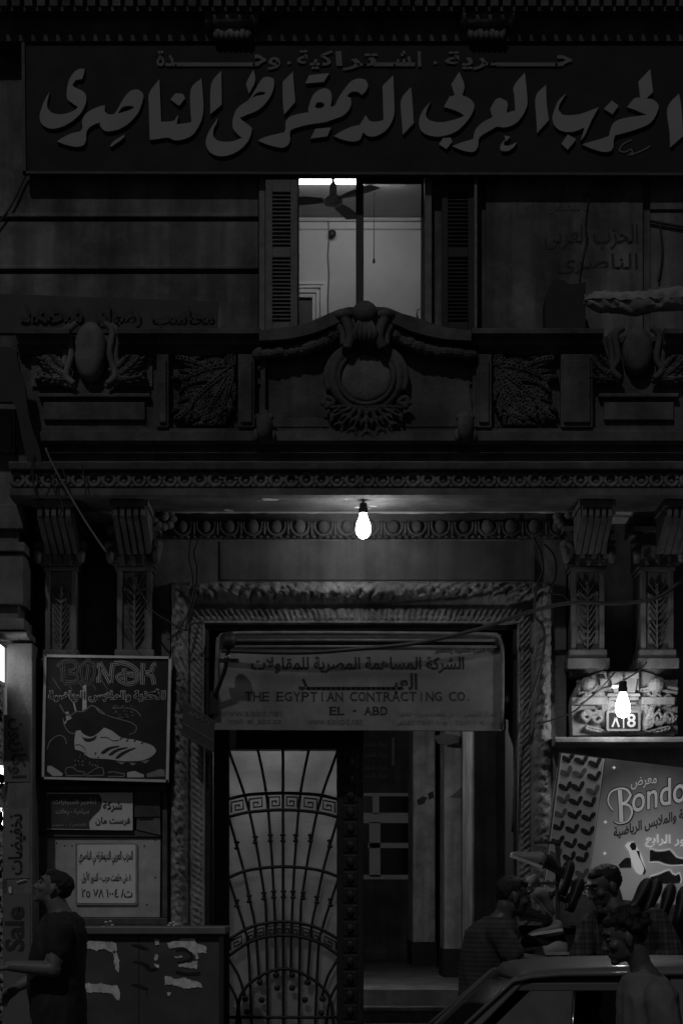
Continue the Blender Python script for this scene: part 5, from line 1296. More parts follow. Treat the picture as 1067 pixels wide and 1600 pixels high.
for q in ((1196, 1226, 5.5), (1262, 1296, 3.5)):
    m = MB(); m.pbox(-300, q[0], q[2], q[1], ys_ + 0.10, ys_ + 0.14); m.build('lit_shelf', M_['shelf_glow'], w_)
def vert_sign(quad, Yf, c, lab): return plate('paper_sign', quad, Yf, 0.004, mat('sign_paper', c, rough=0.7, var=0.1), lab, 'sign', 'paper signs on the left pier')
yv = YL + 0.054
t = vert_sign([(6.5, 1117), (47, 1115), (47.5, 1221), (6, 1222)], yv, 0.16, 'upper paper sign with writing running upward on the left pier')
m = MB(); text(m, 'اوكازيون', 27 - 47, 27 + 47, 1169 + 15, 1169 - 15, yv - 0.003, bold=0.03, rot=math.pi / 2); m.build('lettering', mat('red_grey_ink', 0.05), t)
t = vert_sign([(6, 1264), (47, 1263), (47, 1372), (6, 1373)], yv, 0.20, 'middle paper sign with bold black writing on the left pier')
m = MB(); text(m, 'تخفيضات', 27 - 48, 27 + 48, 1318 + 15, 1318 - 13, yv - 0.003, bold=0.03, rot=-math.pi / 2); m.build('lettering', INK, t)
t = vert_sign([(6, 1396), (48, 1396), (48, 1600), (6, 1600)], yv, 0.15, 'lowest paper sign reading Sale sideways on the left pier')
m = MB(); text(m, 'Sale', 23.5 - 35, 23.5 + 35, 1452 + 15, 1452 - 16, yv - 0.003, bold=0.03, rot=-math.pi / 2, ar=False); m.build('lettering', mat('dark_grey_ink', 0.045), t)
m = MB(); m.poly([(14, 1386), (18, 1385), (19, 1395), (16, 1396), (14, 1392)], yv - 0.01, 0.006); m.ribbon([(27, 1378), (33, 1376), (41, 1374)], 1.4, yv - 0.01, 0.006); tag(m.build('tape_scrap', M_['white_paint']), 'scrap of white tape between the two lower paper signs', 'tape')
# dark hanging awning cloth on the upper left
m = MB()
m.poly([(-60, 540), (18, 543), (27, 556), (32, 580), (40, 606), (44, 640), (52, 672), (62, 700), (66, 724), (44, 724), (36, 690), (26, 640), (20, 628), (-60, 628)], YP - 0.20, 0.05, corner=60)
tag(m.build('hanging_tarpaulin', M_['black']), 'black tarpaulin hanging from the pier beside the left end of the balcony', 'cloth')

# ------------------------------------------------------------------ cables
def cable(pts, r_, lab, mt='cable', yy=None):
    m = MB(); p = [Vector((a[0], a[1], a[2] if len(a) > 2 else yy)) for a in pts]; out = []
    n_ = len(p)
    for i in range(n_ - 1):
        p0, p1, p2, p3 = p[max(i - 1, 0)], p[i], p[i + 1], p[min(i + 2, n_ - 1)]
        for k in range(6):
            s = k / 6; q = 0.5 * ((2 * p1) + (p2 - p0) * s + (2 * p0 - 5 * p1 + 4 * p2 - p3) * s * s + (3 * p1 - p0 - 3 * p2 + p3) * s ** 3); out.append(P(q.x, q.y, q.z))
    out.append(P(p[-1].x, p[-1].y, p[-1].z)); m.tube(out, r_, 6)
    return tag(m.build('cable', M_[mt], smooth=True), lab, 'cable')
cable([(72, 700), (84, 728), (112, 778), (140, 824), (166, 862)], 0.007, 'pale taut cable slanting from the left cornice down to the capital', 'cable_grey', -0.74)
cable([(52, 705), (51, 740), (56, 768), (65, 778), (75, 770), (84, 745), (95, 730), (103, 748), (107, 775)], 0.006, 'thin black cable looping over the left end of the cornice', 'cable', -0.73)
cable([(88, 738), (85, 765), (95, 780), (100, 800)], 0.005, 'short black wire dropping from the looped cable to the first bracket', 'cable', -0.73)
cable([(128, 722), (134, 760), (134, 786)], 0.005, 'short black cable crossing the cornice right of the looped cable', 'cable', -0.73)
cable([(1100, 890, -0.2), (1067, 906, -0.25), (1025, 934, -0.26), (963, 943, -0.24), (903, 941, -0.26), (852, 949, -0.24), (800, 965, -0.22), (740, 985, -0.2), (650, 1005, -0.18), (560, 1014, -0.16), (470, 1020, -0.16), (346, 1017, -0.14)], 0.015, 'thick black cable sagging from the right pilasters across the company sign')
cable([(310, 845), (304, 865), (309, 890), (305, 930), (296, 960), (290, 985)], 0.008, 'black cable hanging from the egg moulding to the left corner of the door surround', 'cable', -0.16)
cable([(299, 843), (296, 870), (302, 905), (298, 945), (280, 985), (262, 1000)], 0.006, 'thin black cable beside the longer one at the left corner of the door surround', 'cable', -0.18)
cable([(208, 905), (226, 935), (240, 955), (262, 970), (290, 985), (300, 975), (318, 972)], 0.006, 'thin wire drooping from the second left pilaster to the door surround', 'cable', -0.21)
cable([(832, 840), (842, 860), (848, 890), (838, 918), (835, 960), (850, 985), (845, 1040), (820, 1120), (808, 1150), (800, 1300)], 0.009, 'black cable running down the right side of the door surround', 'cable', -0.17)
cable([(850, 850), (866, 870), (868, 900), (858, 925), (880, 930), (890, 945)], 0.006, 'short black wire loop right of the door surround', 'cable', -0.14)
cable([(1010, 1034, -0.25), (995, 1050, -0.27), (960, 1070, -0.34), (940, 1076, -0.3), (915, 1095, -0.28), (895, 1112, -0.26), (862, 1125, -0.2), (840, 1130, -0.18)], 0.006, 'thin black wire crossing in front of the number cartouche')
cable([(960, 1050, -0.27), (945, 1068, -0.30), (925, 1088, -0.3), (905, 1100, -0.28)], 0.004, 'fine black wire above the thin one at the number cartouche')
cable([(-20, 372), (2, 344), (20, 318), (36, 284), (42, 272)], 0.007, 'black cable slanting up the wall at the upper left corner', 'cable', YU - 0.08)
cable([(904, 440), (910, 400), (917, 370), (914, 350), (920, 300)], 0.004, 'thin black wire hanging down the painted writing', 'cable', YU - 0.06)
cable([(1014, 345, YU - .06), (1040, 350, YU - .06), (1075, 356, YU - .06)], 0.010, 'black cable running along the wall at the upper right edge')
cable([(1030, 350), (1034, 395), (1028, 440)], 0.007, 'grey black cable dropping to the cloth bundle', 'cable', YU - 0.06)
# ------------------------------------------------------------------ people: one remeshed body each, clothes and hair as children
def folds(p):
    a = noise.noise(Vector((p.x * 9, p.y * 9, p.z * 4.5 + 2.2 * p.x))); b = noise.noise(Vector((p.x * 17 + 4, p.y * 17, p.z * 8 - 5 * p.x)))
    return 0.022 * (0.5 - abs(a)) + 0.010 * (0.4 - abs(b)) - 0.008
def strands(p):
    return 0.006 * noise.noise(Vector((p.x * 60, p.y * 60, p.z * 60))) + 0.003 * noise.noise(Vector((p.x * 28, p.y * 28, p.z * 28)))
def remesh(mb, vox, smooth=4, name='tmp', disp=None):
    me = bpy.data.meshes.new(name); me.from_pydata([tuple(a) for a in mb.v], [], mb.f)
    bm = bmesh.new(); bm.from_mesh(me); bmesh.ops.recalc_face_normals(bm, faces=bm.faces); bm.to_mesh(me); bm.free()
    o = bpy.data.objects.new(name, me); COL.objects.link(o)
    r = o.modifiers.new('r', 'REMESH'); r.mode = 'VOXEL'; r.voxel_size = vox
    s = o.modifiers.new('s', 'SMOOTH'); s.factor = 0.5; s.iterations = smooth
    bpy.context.view_layer.update()
    m2 = bpy.data.meshes.new_from_object(o.evaluated_get(bpy.context.evaluated_depsgraph_get()))
    out = MB(); out.v = [v.co + v.normal * disp(v.co) if disp else v.co.copy() for v in m2.vertices]; out.f = [tuple(p.vertices) for p in m2.polygons]
    bpy.data.objects.remove(o); bpy.data.meshes.remove(me); bpy.data.meshes.remove(m2)
    return out
def limb(mb, pts, rs_, n=14):
    """tapered tube with round ends"""
    pts = [Vector(p) for p in pts]
    q = []; rr = []
    for i in range(len(pts) - 1):
        for k in range(5): t = k / 5; q.append(pts[i].lerp(pts[i + 1], t)); rr.append(rs_[i] + (rs_[i + 1] - rs_[i]) * t)
    q.append(pts[-1]); rr.append(rs_[-1]); mb.tube(q, rr, n)
    for p, r in zip(pts, rs_): mb.ell(p, r * 1.01, r * 1.01, r * 1.01, 12)
def torso(mb, secs, yaw, n=22):
    """secs: (centre, half depth along facing, half width across)"""
    f = Vector((math.cos(yaw), math.sin(yaw), 0)); s = Vector((-f.y, f.x, 0)); o = len(mb.v)
    for c, a, b in secs:
        for k in range(n):
            t = 2 * math.pi * k / n; ct_, st_ = math.cos(t), math.sin(t)
            mb.v.append(Vector(c) + f * a * abs(ct_) ** 0.8 * (1 if ct_ > 0 else -1) + s * b * abs(st_) ** 0.8 * (1 if st_ > 0 else -1))
    m = len(secs)
    for i in range(m - 1):
        for k in range(n): j = (k + 1) % n; mb.f.append((o + i * n + k, o + i * n + j, o + (i + 1) * n + j, o + (i + 1) * n + k))
    mb.f.append(tuple(o + k for k in reversed(range(n)))); mb.f.append(tuple(o + (m - 1) * n + k for k in range(n)))
def frame(yaw, pitch, roll=0):
    return Matrix.Rotation(yaw, 3, 'Z') @ Matrix.Rotation(-pitch, 3, 'Y') @ Matrix.Rotation(roll, 3, 'X')
def head(mb, hb, c, yaw, pitch, roll=0, k=1.0, hair='short'):
    """c: middle of the skull; local x forward, z up"""
    M = frame(yaw, pitch, roll); c = Vector(c)
    def E(p, a, b, d, to=mb, n=18, R_=None): to.ell(c + M @ (Vector(p) * k), a * k, b * k, d * k, n, M @ R_ if R_ else M)
    E((-0.012, 0, 0.03), .095, .074, .082, n=24); E((0.035, 0, -0.02), .056, .060, .075); E((0.03, 0, -0.06), .060, .050, .042); E((0.068, 0, -0.092), .022, .026, .018)
    E((0.0, 0, -0.055), .055, .054, .05)
    E((0.078, 0, 0.038), .018, .050, .014)                              # brow
    for s in (-1, 1):
        E((0.058, s * .045, -0.018), .026, .020, .022); E((-0.004, s * .073, -0.012), .017, .010, .031); E((-0.006, s * .080, -0.002), .020, .006, .022)
    limb(mb, [c + M @ (Vector((.084, 0, .022)) * k), c + M @ (Vector((.098, 0, -.004)) * k), c + M @ (Vector((.108, 0, -.026)) * k)], [.008 * k, .010 * k, .012 * k], 10)
    for s in (-1, 1): E((.095, s * .012, -.030), .011, .009, .008, n=10)
    E((.086, 0, -.052), .010, .022, .006, n=10); E((.084, 0, -.064), .011, .020, .007, n=10); E((.06, 0, -.06), .028, .036, .03)
    # hair: a thick cap over the skull, cut away from the face
    E((-0.022, 0, 0.043), .090, .0775, .074, hb, 24); E((-0.048, 0, 0.022), .060, .070, .064, hb, 20); E((0.014, 0, 0.078), .064, .062, .036, hb, 18)
    for s in (-1, 1): E((-0.030, s * .044, 0.045), .044, .030, .042, hb, 14)
    if hair == 'full':
        rs = random.Random(3)
        for i in range(46):
            a, b = rs.uniform(0, 6.28), rs.uniform(-0.2, 1.4); r_ = 1.0
            p = Vector((-0.022 + .098 * math.cos(a) * math.cos(b), .080 * math.sin(a) * math.cos(b), .045 + .082 * math.sin(b)))
            if p.x > 0.03 and p.z < 0.075: continue
            E(p, .026, .026, .022, hb, 8)
    return M, c
def eyes(person, c, M, k, mt_w, mt_d):
    e = MB(); d = MB()
    for s in (-1, 1):
        p = c + M @ (Vector((.078, s * .030, .014)) * k); e.ell(p, .012 * k, .014 * k, .009 * k, 10, M)
        d.ell(c + M @ (Vector((.0885, s * .030, .014)) * k), .003 * k, .006 * k, .006 * k, 8, M)
    e.build('eyes', mt_w, person, smooth=True); 
    b = MB()
    for s in (-1, 1): b.tube([c + M @ (Vector(q) * k) for q in ((.094, s * .014, .036), (.090, s * .035, .043), (.076, s * .054, .036))], [.005 * k, .006 * k, .003 * k], 6)
    b.build('eyebrows', mt_d, person, smooth=True)
def hand(mb, wrist, dirn, palm_n, k=1.0, curl_=0.5, spread=0.12, thumb=1):
    """palm box of ellipsoids, five separate fingers bent towards palm_n"""
    d = Vector(dirn).normalized(); n_ = Vector(palm_n); n_ = (n_ - d * n_.dot(d)).normalized(); s = d.cross(n_) * thumb
    w_ = Vector(wrist)
    for a in np.linspace(-0.030, 0.030, 4): limb(mb, [w_ + d * .012 * k + s * a * .55 * k, w_ + d * .085 * k + s * a * k], [.017 * k, .014 * k], 10)
    for i, (a, L) in enumerate(((-.032, .060), (-.011, .075), (.011, .080), (.032, .072))):
        p = w_ + d * .085 * k + s * a * 1.08 * k; dd = (d + s * (a * spread * 30) * .3).normalized(); pts = [p - d * .02 * k, p]; cu = curl_ * (1.0 + 0.15 * i)
        for j, seg in enumerate((.45, .32, .25)):
            dd = (dd * math.cos(cu) + n_ * math.sin(cu)).normalized(); p = p + dd * L * seg * k; pts.append(p)
        limb(mb, pts, [.0095 * k, .0092 * k, .0086 * k, .0078 * k, .0066 * k], 9)
    p = w_ + d * .025 * k + s * .030 * k; t1 = p + (d * .6 + s * .75 + n_ * .3).normalized() * .042 * k; t2 = t1 + (d * .9 + s * .3 + n_ * .45).normalized() * .032 * k; t3 = t2 + (d * 1.0 + n_ * .5).normalized() * .024 * k
    limb(mb, [p, t1, t2, t3], [.016 * k, .012 * k, .0105 * k, .008 * k], 9)
def skin(nm, c): return mat(nm, c, rough=0.5, var=0.08, scale=20, spec=0.4)
def person(lab, pos):
    return thing('person', pos, lab, 'person')
hair_m = mat('black_hair', 0.010, rough=0.5, var=0.5, scale=60, bump=0.6, bscale=160, spec=0.4)
eye_w = mat('eye_white', 0.10, rough=0.2)
trous = mat('dark_trousers', 0.03, rough=0.85, var=0.2, scale=20)
shoe_m = mat('black_shoes', 0.02, rough=0.4)

def legs(pz, body_unused, hip, yaw, th, foot_dx, tm, gz):
    """trousers and shoes from the hip down; hip: Vector, th: thigh radius"""
    f = Vector((math.cos(yaw), math.sin(yaw), 0)); s = Vector((-f.y, f.x, 0))
    t = MB(); sh = MB()
    torso(t, [(hip + Vector((0, 0, -.10)), .10, .15), (hip, .125, .175), (hip + Vector((0, 0, .10)), .12, .17), (hip + Vector((0, 0, .16)), .115, .16)], yaw)
    H = hip.z - gz
    for k, dx in ((-1, foot_dx), (1, -foot_dx)):
        h_ = hip + s * .09 * k; kn = h_ + f * (dx * .55 + .02) - Vector((0, 0, H * .50)); an = Vector((h_.x, h_.y, gz + .09)) + f * dx
        limb(t, [h_, kn, an], [th, th * .70, th * .52])
        limb(sh, [an + Vector((0, 0, -.045)), an + f * .10 + Vector((0, 0, -.052)), an + f * .18 + Vector((0, 0, -.06))], [.045, .038, .030])
    remesh(t, 0.013, 4, disp=folds).build('trousers', tm, pz, smooth=True)
    s2 = remesh(sh, 0.009, 3)
    for v in s2.v: v.z = max(v.z, gz + 0.004)
    s2.build('shoes', shoe_m, pz, smooth=True)

def sleeve(mb, sh, el, frac, r0, r1): limb(mb, [sh, Vector(sh).lerp(Vector(el), frac)], [r0, r1])

# --- man walking left past the notice board, chin up
Y1 = -1.75
def J(px, py, dy=0, Y=None): return P(px, py, (Y1 if Y is None else Y)) + Vector((0, dy, 0))
gz = 0.16; yaw = math.pi
hc = J(84, 1389)
p1 = person('man in a dark polo shirt walking left with his chin raised beside the cabinet', Vector((J(95, 1500).x, Y1, gz)))
b = MB(); h = MB()
M, c = head(b, h, hc, yaw, R(22), k=1.0)
limb(b, [hc + M @ Vector((-.03, 0, -.06)), J(92, 1420), J(98, 1440)], [.060, .062, .085])
tor = [(J(100, 1436), .10, .16), (J(97, 1456), .135, .205), (J(91, 1490), .150, .20), (J(89, 1520), .150, .185), (J(89, 1548), .155, .175), (J(92, 1580), .15, .175), (J(94, 1600), .14, .17)]
torso(b, [(q, a * .93, w_ * .93) for q, a, w_ in tor], yaw)
shN, elN, wrN = J(100, 1452, -.20), J(93, 1512, -.25), J(30, 1507, -.27)
limb(b, [shN, elN, wrN], [.060, .050, .032]); hand(b, J(27, 1507, -.27), (-1, 0, -.12), (0.1, .45, -1), 1.0, .42, thumb=-1)
shF, elF, wrF = J(98, 1455, .20), J(70, 1520, .23), J(24, 1542, .20)
limb(b, [shF, elF, wrF], [.060, .048, .032]); hand(b, J(21, 1544, .2), (-.75, 0, -.55), (.3, -.5, -.6), 1.0, .4, thumb=1)
remesh(b, 0.0062, 3).build('body', skin('man_skin', 0.15), p1, smooth=True)
remesh(h, 0.0075, 2, disp=strands).build('hair', hair_m, p1, smooth=True); eyes(p1, c, M, 1.0, eye_w, hair_m)
s = MB(); torso(s, [(J(95, 1425), .082, .09), (J(99, 1434), .115, .165)] + [(q, a + .012, w_ + .012) for q, a, w_ in tor[1:]] + [(J(94, 1625), .165, .19)], yaw)
limb(s, [shN, shN.lerp(elN, .50)], [.082, .076]); limb(s, [shF, shF.lerp(elF, .5)], [.08, .074])
limb(s, [J(90, 1428, -.05), J(82, 1432, -.0), J(90, 1428, .05)], [.028, .024, .028])
remesh(s, 0.010, 4, disp=folds).build('polo_shirt', mat('dark_polo_cloth', 0.025, rough=0.8, var=0.2, scale=18, bump=0.3, bscale=30), p1, smooth=True)
legs(p1, b, J(95, 1600), yaw, .092, .20, trous, gz)

# --- man in a striped shirt bending over the shoes, facing right
Y2 = -1.25; Y1 = Y2
yaw = R(12)
hc = J(801, 1401)
p2 = person('man in a striped shirt bending to the right over the shoe rack behind the car', Vector((J(773, 1500).x, Y2, gz)))
b = MB(); h = MB()
M, c = head(b, h, hc, yaw, R(-10), k=1.08)
limb(b, [hc + M @ Vector((-.035, 0, -.06)), J(789, 1428), J(778, 1445)], [.058, .060, .08])
tor = [(J(776, 1440), .09, .16), (J(768, 1455), .135, .205), (J(764, 1485), .150, .205), (J(760, 1520), .145, .185), (J(756, 1560), .14, .175), (J(754, 1590), .135, .17)]
torso(b, [(q, a * .93, w_ * .93) for q, a, w_ in tor], yaw)
shN, elN, wrN = J(774, 1455, -.20), J(800, 1497, -.26), J(844, 1514, -.10)
limb(b, [shN, elN, wrN], [.058, .046, .030]); hand(b, J(846, 1514, -.10), (1, .5, .05), (.1, 0, -1), 1.0, .5)
shF, elF, wrF = J(772, 1455, .20), J(808, 1500, .2), J(854, 1502, .16)
limb(b, [shF, elF, wrF], [.056, .046, .030]); hand(b, J(856, 1502, .16), (1, .2, .1), (0, -.3, -1), 1.0, .5, thumb=-1)
remesh(b, 0.0068, 3).build('body', skin('striped_man_skin', 0.08), p2, smooth=True)
remesh(h, 0.0075, 2, disp=strands).build('hair', hair_m, p2, smooth=True); eyes(p2, c, M, 1.08, eye_w, hair_m)
s = MB(); torso(s, [(J(780, 1433), .08, .10), (J(775, 1441), .115, .18)] + [(q, a + .014, w_ + .014) for q, a, w_ in tor[1:]], yaw)
limb(s, [shN, shN.lerp(elN, .8)], [.080, .072]); limb(s, [shF, shF.lerp(elF, .8)], [.078, .07])
stm = bpy.data.materials.new('striped_shirt_cloth'); stm.use_nodes = True
n_ = stm.node_tree.nodes; l_ = stm.node_tree.links; tc_ = n_.new('ShaderNodeTexCoord'); wv = n_.new('ShaderNodeTexWave'); wv.wave_type = 'BANDS'; wv.bands_direction = 'Z'; wv.inputs['Scale'].default_value = 11; wv.inputs['Distortion'].default_value = 1.5; wv.inputs['Detail Scale'].default_value = 0.6
rp = n_.new('ShaderNodeMapRange'); rp.inputs[1].default_value = .35; rp.inputs[2].default_value = .65; rp.inputs[3].default_value = .032; rp.inputs[4].default_value = .052
cc = n_.new('ShaderNodeCombineColor'); l_.new(tc_.outputs['Object'], wv.inputs[0]); l_.new(wv.outputs['Fac'], rp.inputs[0])
for i in range(3): l_.new(rp.outputs[0], cc.inputs[i])
l_.new(cc.outputs[0], n_['Principled BSDF'].inputs['Base Color']); n_['Principled BSDF'].inputs['Roughness'].default_value = .85
remesh(s, 0.010, 4, disp=folds).build('striped_shirt', stm, p2, smooth=True)
legs(p2, b, J(756, 1600), yaw, .09, .1, trous, gz)

# --- man with glasses in an open plaid shirt, looking down to the left
Y3 = -1.5; Y1 = Y3
yaw = R(205)
hc = J(944, 1385)
p3 = person('man with glasses in an open plaid shirt bending behind the car under the shop poster', Vector((J(965, 1500).x, Y3, gz)))
b = MB(); h = MB()
M, c = head(b, h, hc, yaw, R(-20), k=1.12)
limb(b, [hc + M @ Vector((-.03, 0, -.06)), J(958, 1416), J(972, 1440)], [.060, .064, .09])
tor = [(J(972, 1432), .10, .17), (J(974, 1450), .14, .215), (J(976, 1490), .150, .21), (J(980, 1530), .145, .19), (J(984, 1575), .14, .18), (J(986, 1600), .135, .175)]
torso(b, [(q, a * .92, w_ * .92) for q, a, w_ in tor], yaw)
shN, elN, wrN = J(1022, 1440, -.02), J(1046, 1490, -.12), J(1000, 1528, -.25)
limb(b, [shN, elN, wrN], [.060, .048, .032]); hand(b, J(997, 1529, -.25), (-1, -.1, -.1), (0, 0, -1), 1.0, .5)
shF, elF, wrF = J(925, 1444, -.02), J(902, 1498, -.10), J(880, 1530, -.02)
limb(b, [shF, elF, wrF], [.058, .048, .032]); hand(b, J(878, 1532, -.02), (-.6, .3, -.6), (.4, 0, -.8), 1.0, .5, thumb=-1)
remesh(b, 0.0068, 3).build('body', skin('plaid_man_skin', 0.09), p3, smooth=True)
remesh(h, 0.0075, 2, disp=strands).build('hair', hair_m, p3, smooth=True); eyes(p3, c, M, 1.12, eye_w, hair_m)
gls = MB()
for sg in (-1, 1):
    q = c + M @ (Vector((.098, sg * .034, .010)) * 1.12)
    gls.tube([q + M @ Vector((0, .024 * math.cos(t), .019 * math.sin(t))) for t in np.linspace(0, 2 * math.pi, 17)], .0024, 6, caps=False)
    gls.tube([q + M @ Vector((0, sg * .024, .004)), c + M @ (Vector((0, sg * .079, .012)) * 1.12)], .0026, 6)
gls.tube([c + M @ (Vector((.098, -.010, .014)) * 1.12), c + M @ (Vector((.098, .010, .014)) * 1.12)], .0024, 6)
gls.build('glasses', M_['black'], p3, smooth=True)
plm = bpy.data.materials.new('plaid_shirt_cloth'); plm.use_nodes = True
n_ = plm.node_tree.nodes; l_ = plm.node_tree.links; tc_ = n_.new('ShaderNodeTexCoord'); facs = []
for dr, sc__ in (('X', 5.5), ('Z', 4.8), ('X', 11.5), ('Z', 10)):
    wv = n_.new('ShaderNodeTexWave'); wv.wave_type = 'BANDS'; wv.bands_direction = dr; wv.inputs['Scale'].default_value = sc__; wv.inputs['Distortion'].default_value = 0.6; l_.new(tc_.outputs['Object'], wv.inputs[0])
    rp = n_.new('ShaderNodeMapRange'); rp.inputs[1].default_value = .4; rp.inputs[2].default_value = .6; rp.inputs[3].default_value = .68; rp.inputs[4].default_value = 1.0; l_.new(wv.outputs['Fac'], rp.inputs[0]); facs.append(rp.outputs[0])
a_ = facs[0]
for q in facs[1:]:
    mm = n_.new('ShaderNodeMath'); mm.operation = 'MULTIPLY'; l_.new(a_, mm.inputs[0]); l_.new(q, mm.inputs[1]); a_ = mm.outputs[0]
mm = n_.new('ShaderNodeMath'); mm.operation = 'MULTIPLY'; l_.new(a_, mm.inputs[0]); mm.inputs[1].default_value = 0.075; cc = n_.new('ShaderNodeCombineColor')
for i in range(3): l_.new(mm.outputs[0], cc.inputs[i])
l_.new(cc.outputs[0], n_['Principled BSDF'].inputs['Base Color']); n_['Principled BSDF'].inputs['Roughness'].default_value = .9
s = MB()
torso(s, [(J(970, 1424), .10, .12), (J(972, 1433), .125, .19)] + [(q, a + .016, w_ + .016) for q, a, w_ in tor[1:]], yaw)
limb(s, [shN, elN, elN.lerp(wrN, .7)], [.086, .074, .058]); limb(s, [shF, elF, elF.lerp(wrF, .7)], [.084, .074, .058])
limb(s, [J(966, 1420, .06), J(940, 1425, -.10), J(922, 1425, -.14)], [.026, .03, .024]); limb(s, [J(922, 1425, -.16), J(925, 1460, -.19), J(934, 1500, -.18)], [.020, .026, .022]); limb(s, [J(946, 1428, -.17), J(955, 1465, -.20), J(962, 1500, -.19)], [.018, .024, .022])
remesh(s, 0.010, 4, disp=folds).build('plaid_shirt', plm, p3, smooth=True)
legs(p3, b, J(986, 1605), R(190), .092, .08, trous, gz)

# --- young man in a T-shirt walking left in front of the car, head bowed
Y4 = -4.55; Y1 = Y4
yaw = math.pi
hc = J(976, 1466)
p4 = person('young man in a pale T shirt with bowed head in front of the parked car', Vector((J(1005, 1600).x, Y4, 0)))
b = MB(); h = MB()
M, c = head(b, h, hc, yaw, R(-14), k=0.98, hair='full')
limb(b, [hc + M @ Vector((-.03, 0, -.055)), J(1000, 1508), J(1010, 1535)], [.050, .050, .075])
tor = [(J(1008, 1528), .075, .14), (J(1010, 1552), .115, .185), (J(1012, 1590), .125, .185), (J(1012, 1640), .12, .165), (J(1014, 1700), .12, .16), (J(1016, 1740), .115, .155)]
torso(b, [(q, a * .93, w_ * .93) for q, a, w_ in tor], yaw)
shN, elN, wrN = J(1016, 1556, -.19), J(1036, 1650, -.23), J(1012, 1735, -.24)
limb(b, [shN, elN, wrN], [.050, .040, .027]); hand(b, J(1010, 1738, -.24), (-.2, 0, -1), (0, 1, 0), .95, .35)
shF, elF, wrF = J(1010, 1556, .19), J(1000, 1650, .23), J(960, 1730, .22)
limb(b, [shF, elF, wrF], [.050, .040, .027]); hand(b, J(958, 1733, .22), (-.3, 0, -1), (0, -1, 0), .95, .35, thumb=-1)
remesh(b, 0.0062, 3).build('body', skin('young_man_skin', 0.085), p4, smooth=True)
remesh(h, 0.0075, 1, disp=strands).build('hair', hair_m, p4, smooth=True); eyes(p4, c, M, .98, eye_w, hair_m)
s = MB(); torso(s, [(J(1004, 1520), .072, .09), (J(1007, 1528), .098, .15)] + [(q, a + .014, w_ + .014) for q, a, w_ in tor[1:]], yaw)
limb(s, [J(1003, 1513, -.045), J(988, 1522, 0), J(1003, 1513, .045)], [.016, .018, .016]); limb(s, [shN, shN.lerp(elN, .62)], [.072, .068]); limb(s, [shF, shF.lerp(elF, .62)], [.07, .066])
remesh(s, 0.010, 4, disp=folds).build('t_shirt', mat('pale_grey_cotton', 0.15, rough=0.9, var=0.15, scale=14, bump=0.35, bscale=22), p4, smooth=True)
legs(p4, b, J(1016, 1750), yaw, .082, .16, trous, 0.0)
# ------------------------------------------------------------------ parked car: boxy old saloon, bonnet to the left
YA, WD = -3.95, 1.60                                   # near side plane and width
car = thing('parked_car', Vector((1.35, YA + WD / 2, 0)), 'boxy old grey saloon parked at the kerb in front of the shoe rack', 'car')
cp_ = mat('car_paint', 0.115, rough=0.5, var=0.08, scale=3, spec=0.4, coat=0.12); cg = bpy.data.materials.new('car_glass'); cg.use_nodes = True
_n = cg.node_tree.nodes; _l = cg.node_tree.links; _n.clear()
_o = _n.new('ShaderNodeOutputMaterial'); _m = _n.new('ShaderNodeMixShader'); _t = _n.new('ShaderNodeBsdfTransparent'); _g = _n.new('ShaderNodeBsdfGlossy'); _f = _n.new('ShaderNodeFresnel')
_t.inputs[0].default_value = (.45, .45, .45, 1); _g.inputs['Roughness'].default_value = .03; _g.inputs[0].default_value = (.9, .9, .9, 1); _f.inputs[0].default_value = 1.5
_l.new(_f.outputs[0], _m.inputs[0]); _l.new(_t.outputs[0], _m.inputs[1]); _l.new(_g.outputs[0], _m.inputs[2]); _l.new(_m.outputs[0], _o.inputs[0]); rub = mat('black_rubber', 0.02, rough=0.7); chrome = mat('chrome_trim', 0.75, rough=0.15, metal=1.0, var=0.05)
zr = 1.305                                             # gutter height
def side(dz, y): return y + dz
# lower body: side profile extruded with rounded shoulder
prof = [(-0.95, .38), (-0.97, .62), (-0.93, .80), (-0.55, .875), (0.18, .90), (2.45, .90), (3.0, .86), (3.06, .62), (3.02, .40), (2.72, .36), (2.62, .60), (2.35, .68), (2.08, .60), (1.98, .34), (0.05, .34), (-0.05, .60), (-0.32, .68), (-0.58, .60), (-0.68, .36)]
m = MB(); n = len(prof)
ys = [(YA + .06, .985), (YA, .97), (YA - .0, .5), (YA + WD, .5), (YA + WD, .97), (YA + WD - .06, .985)]
o = 0
for y_, k in ((YA + .05, 0), (YA, 1), (YA + WD, 1), (YA + WD - .05, 0)):
    for x_, z_ in prof: m.v.append(Vector((x_, y_, z_ if k == 0 else z_ - (.045 if z_ > .8 else 0))))
for r_ in range(3):
    for i in range(n): j = (i + 1) % n; m.f.append((r_ * n + i, r_ * n + j, (r_ + 1) * n + j, (r_ + 1) * n + i))
tr = tessellate_polygon([[Vector((a, b_, 0)) for a, b_ in prof]])
for t in tr: m.f.append(tuple(t)); m.f.append(tuple(3 * n + i for i in reversed(t)))
m.build('body', cp_, car, bevel=0.015)
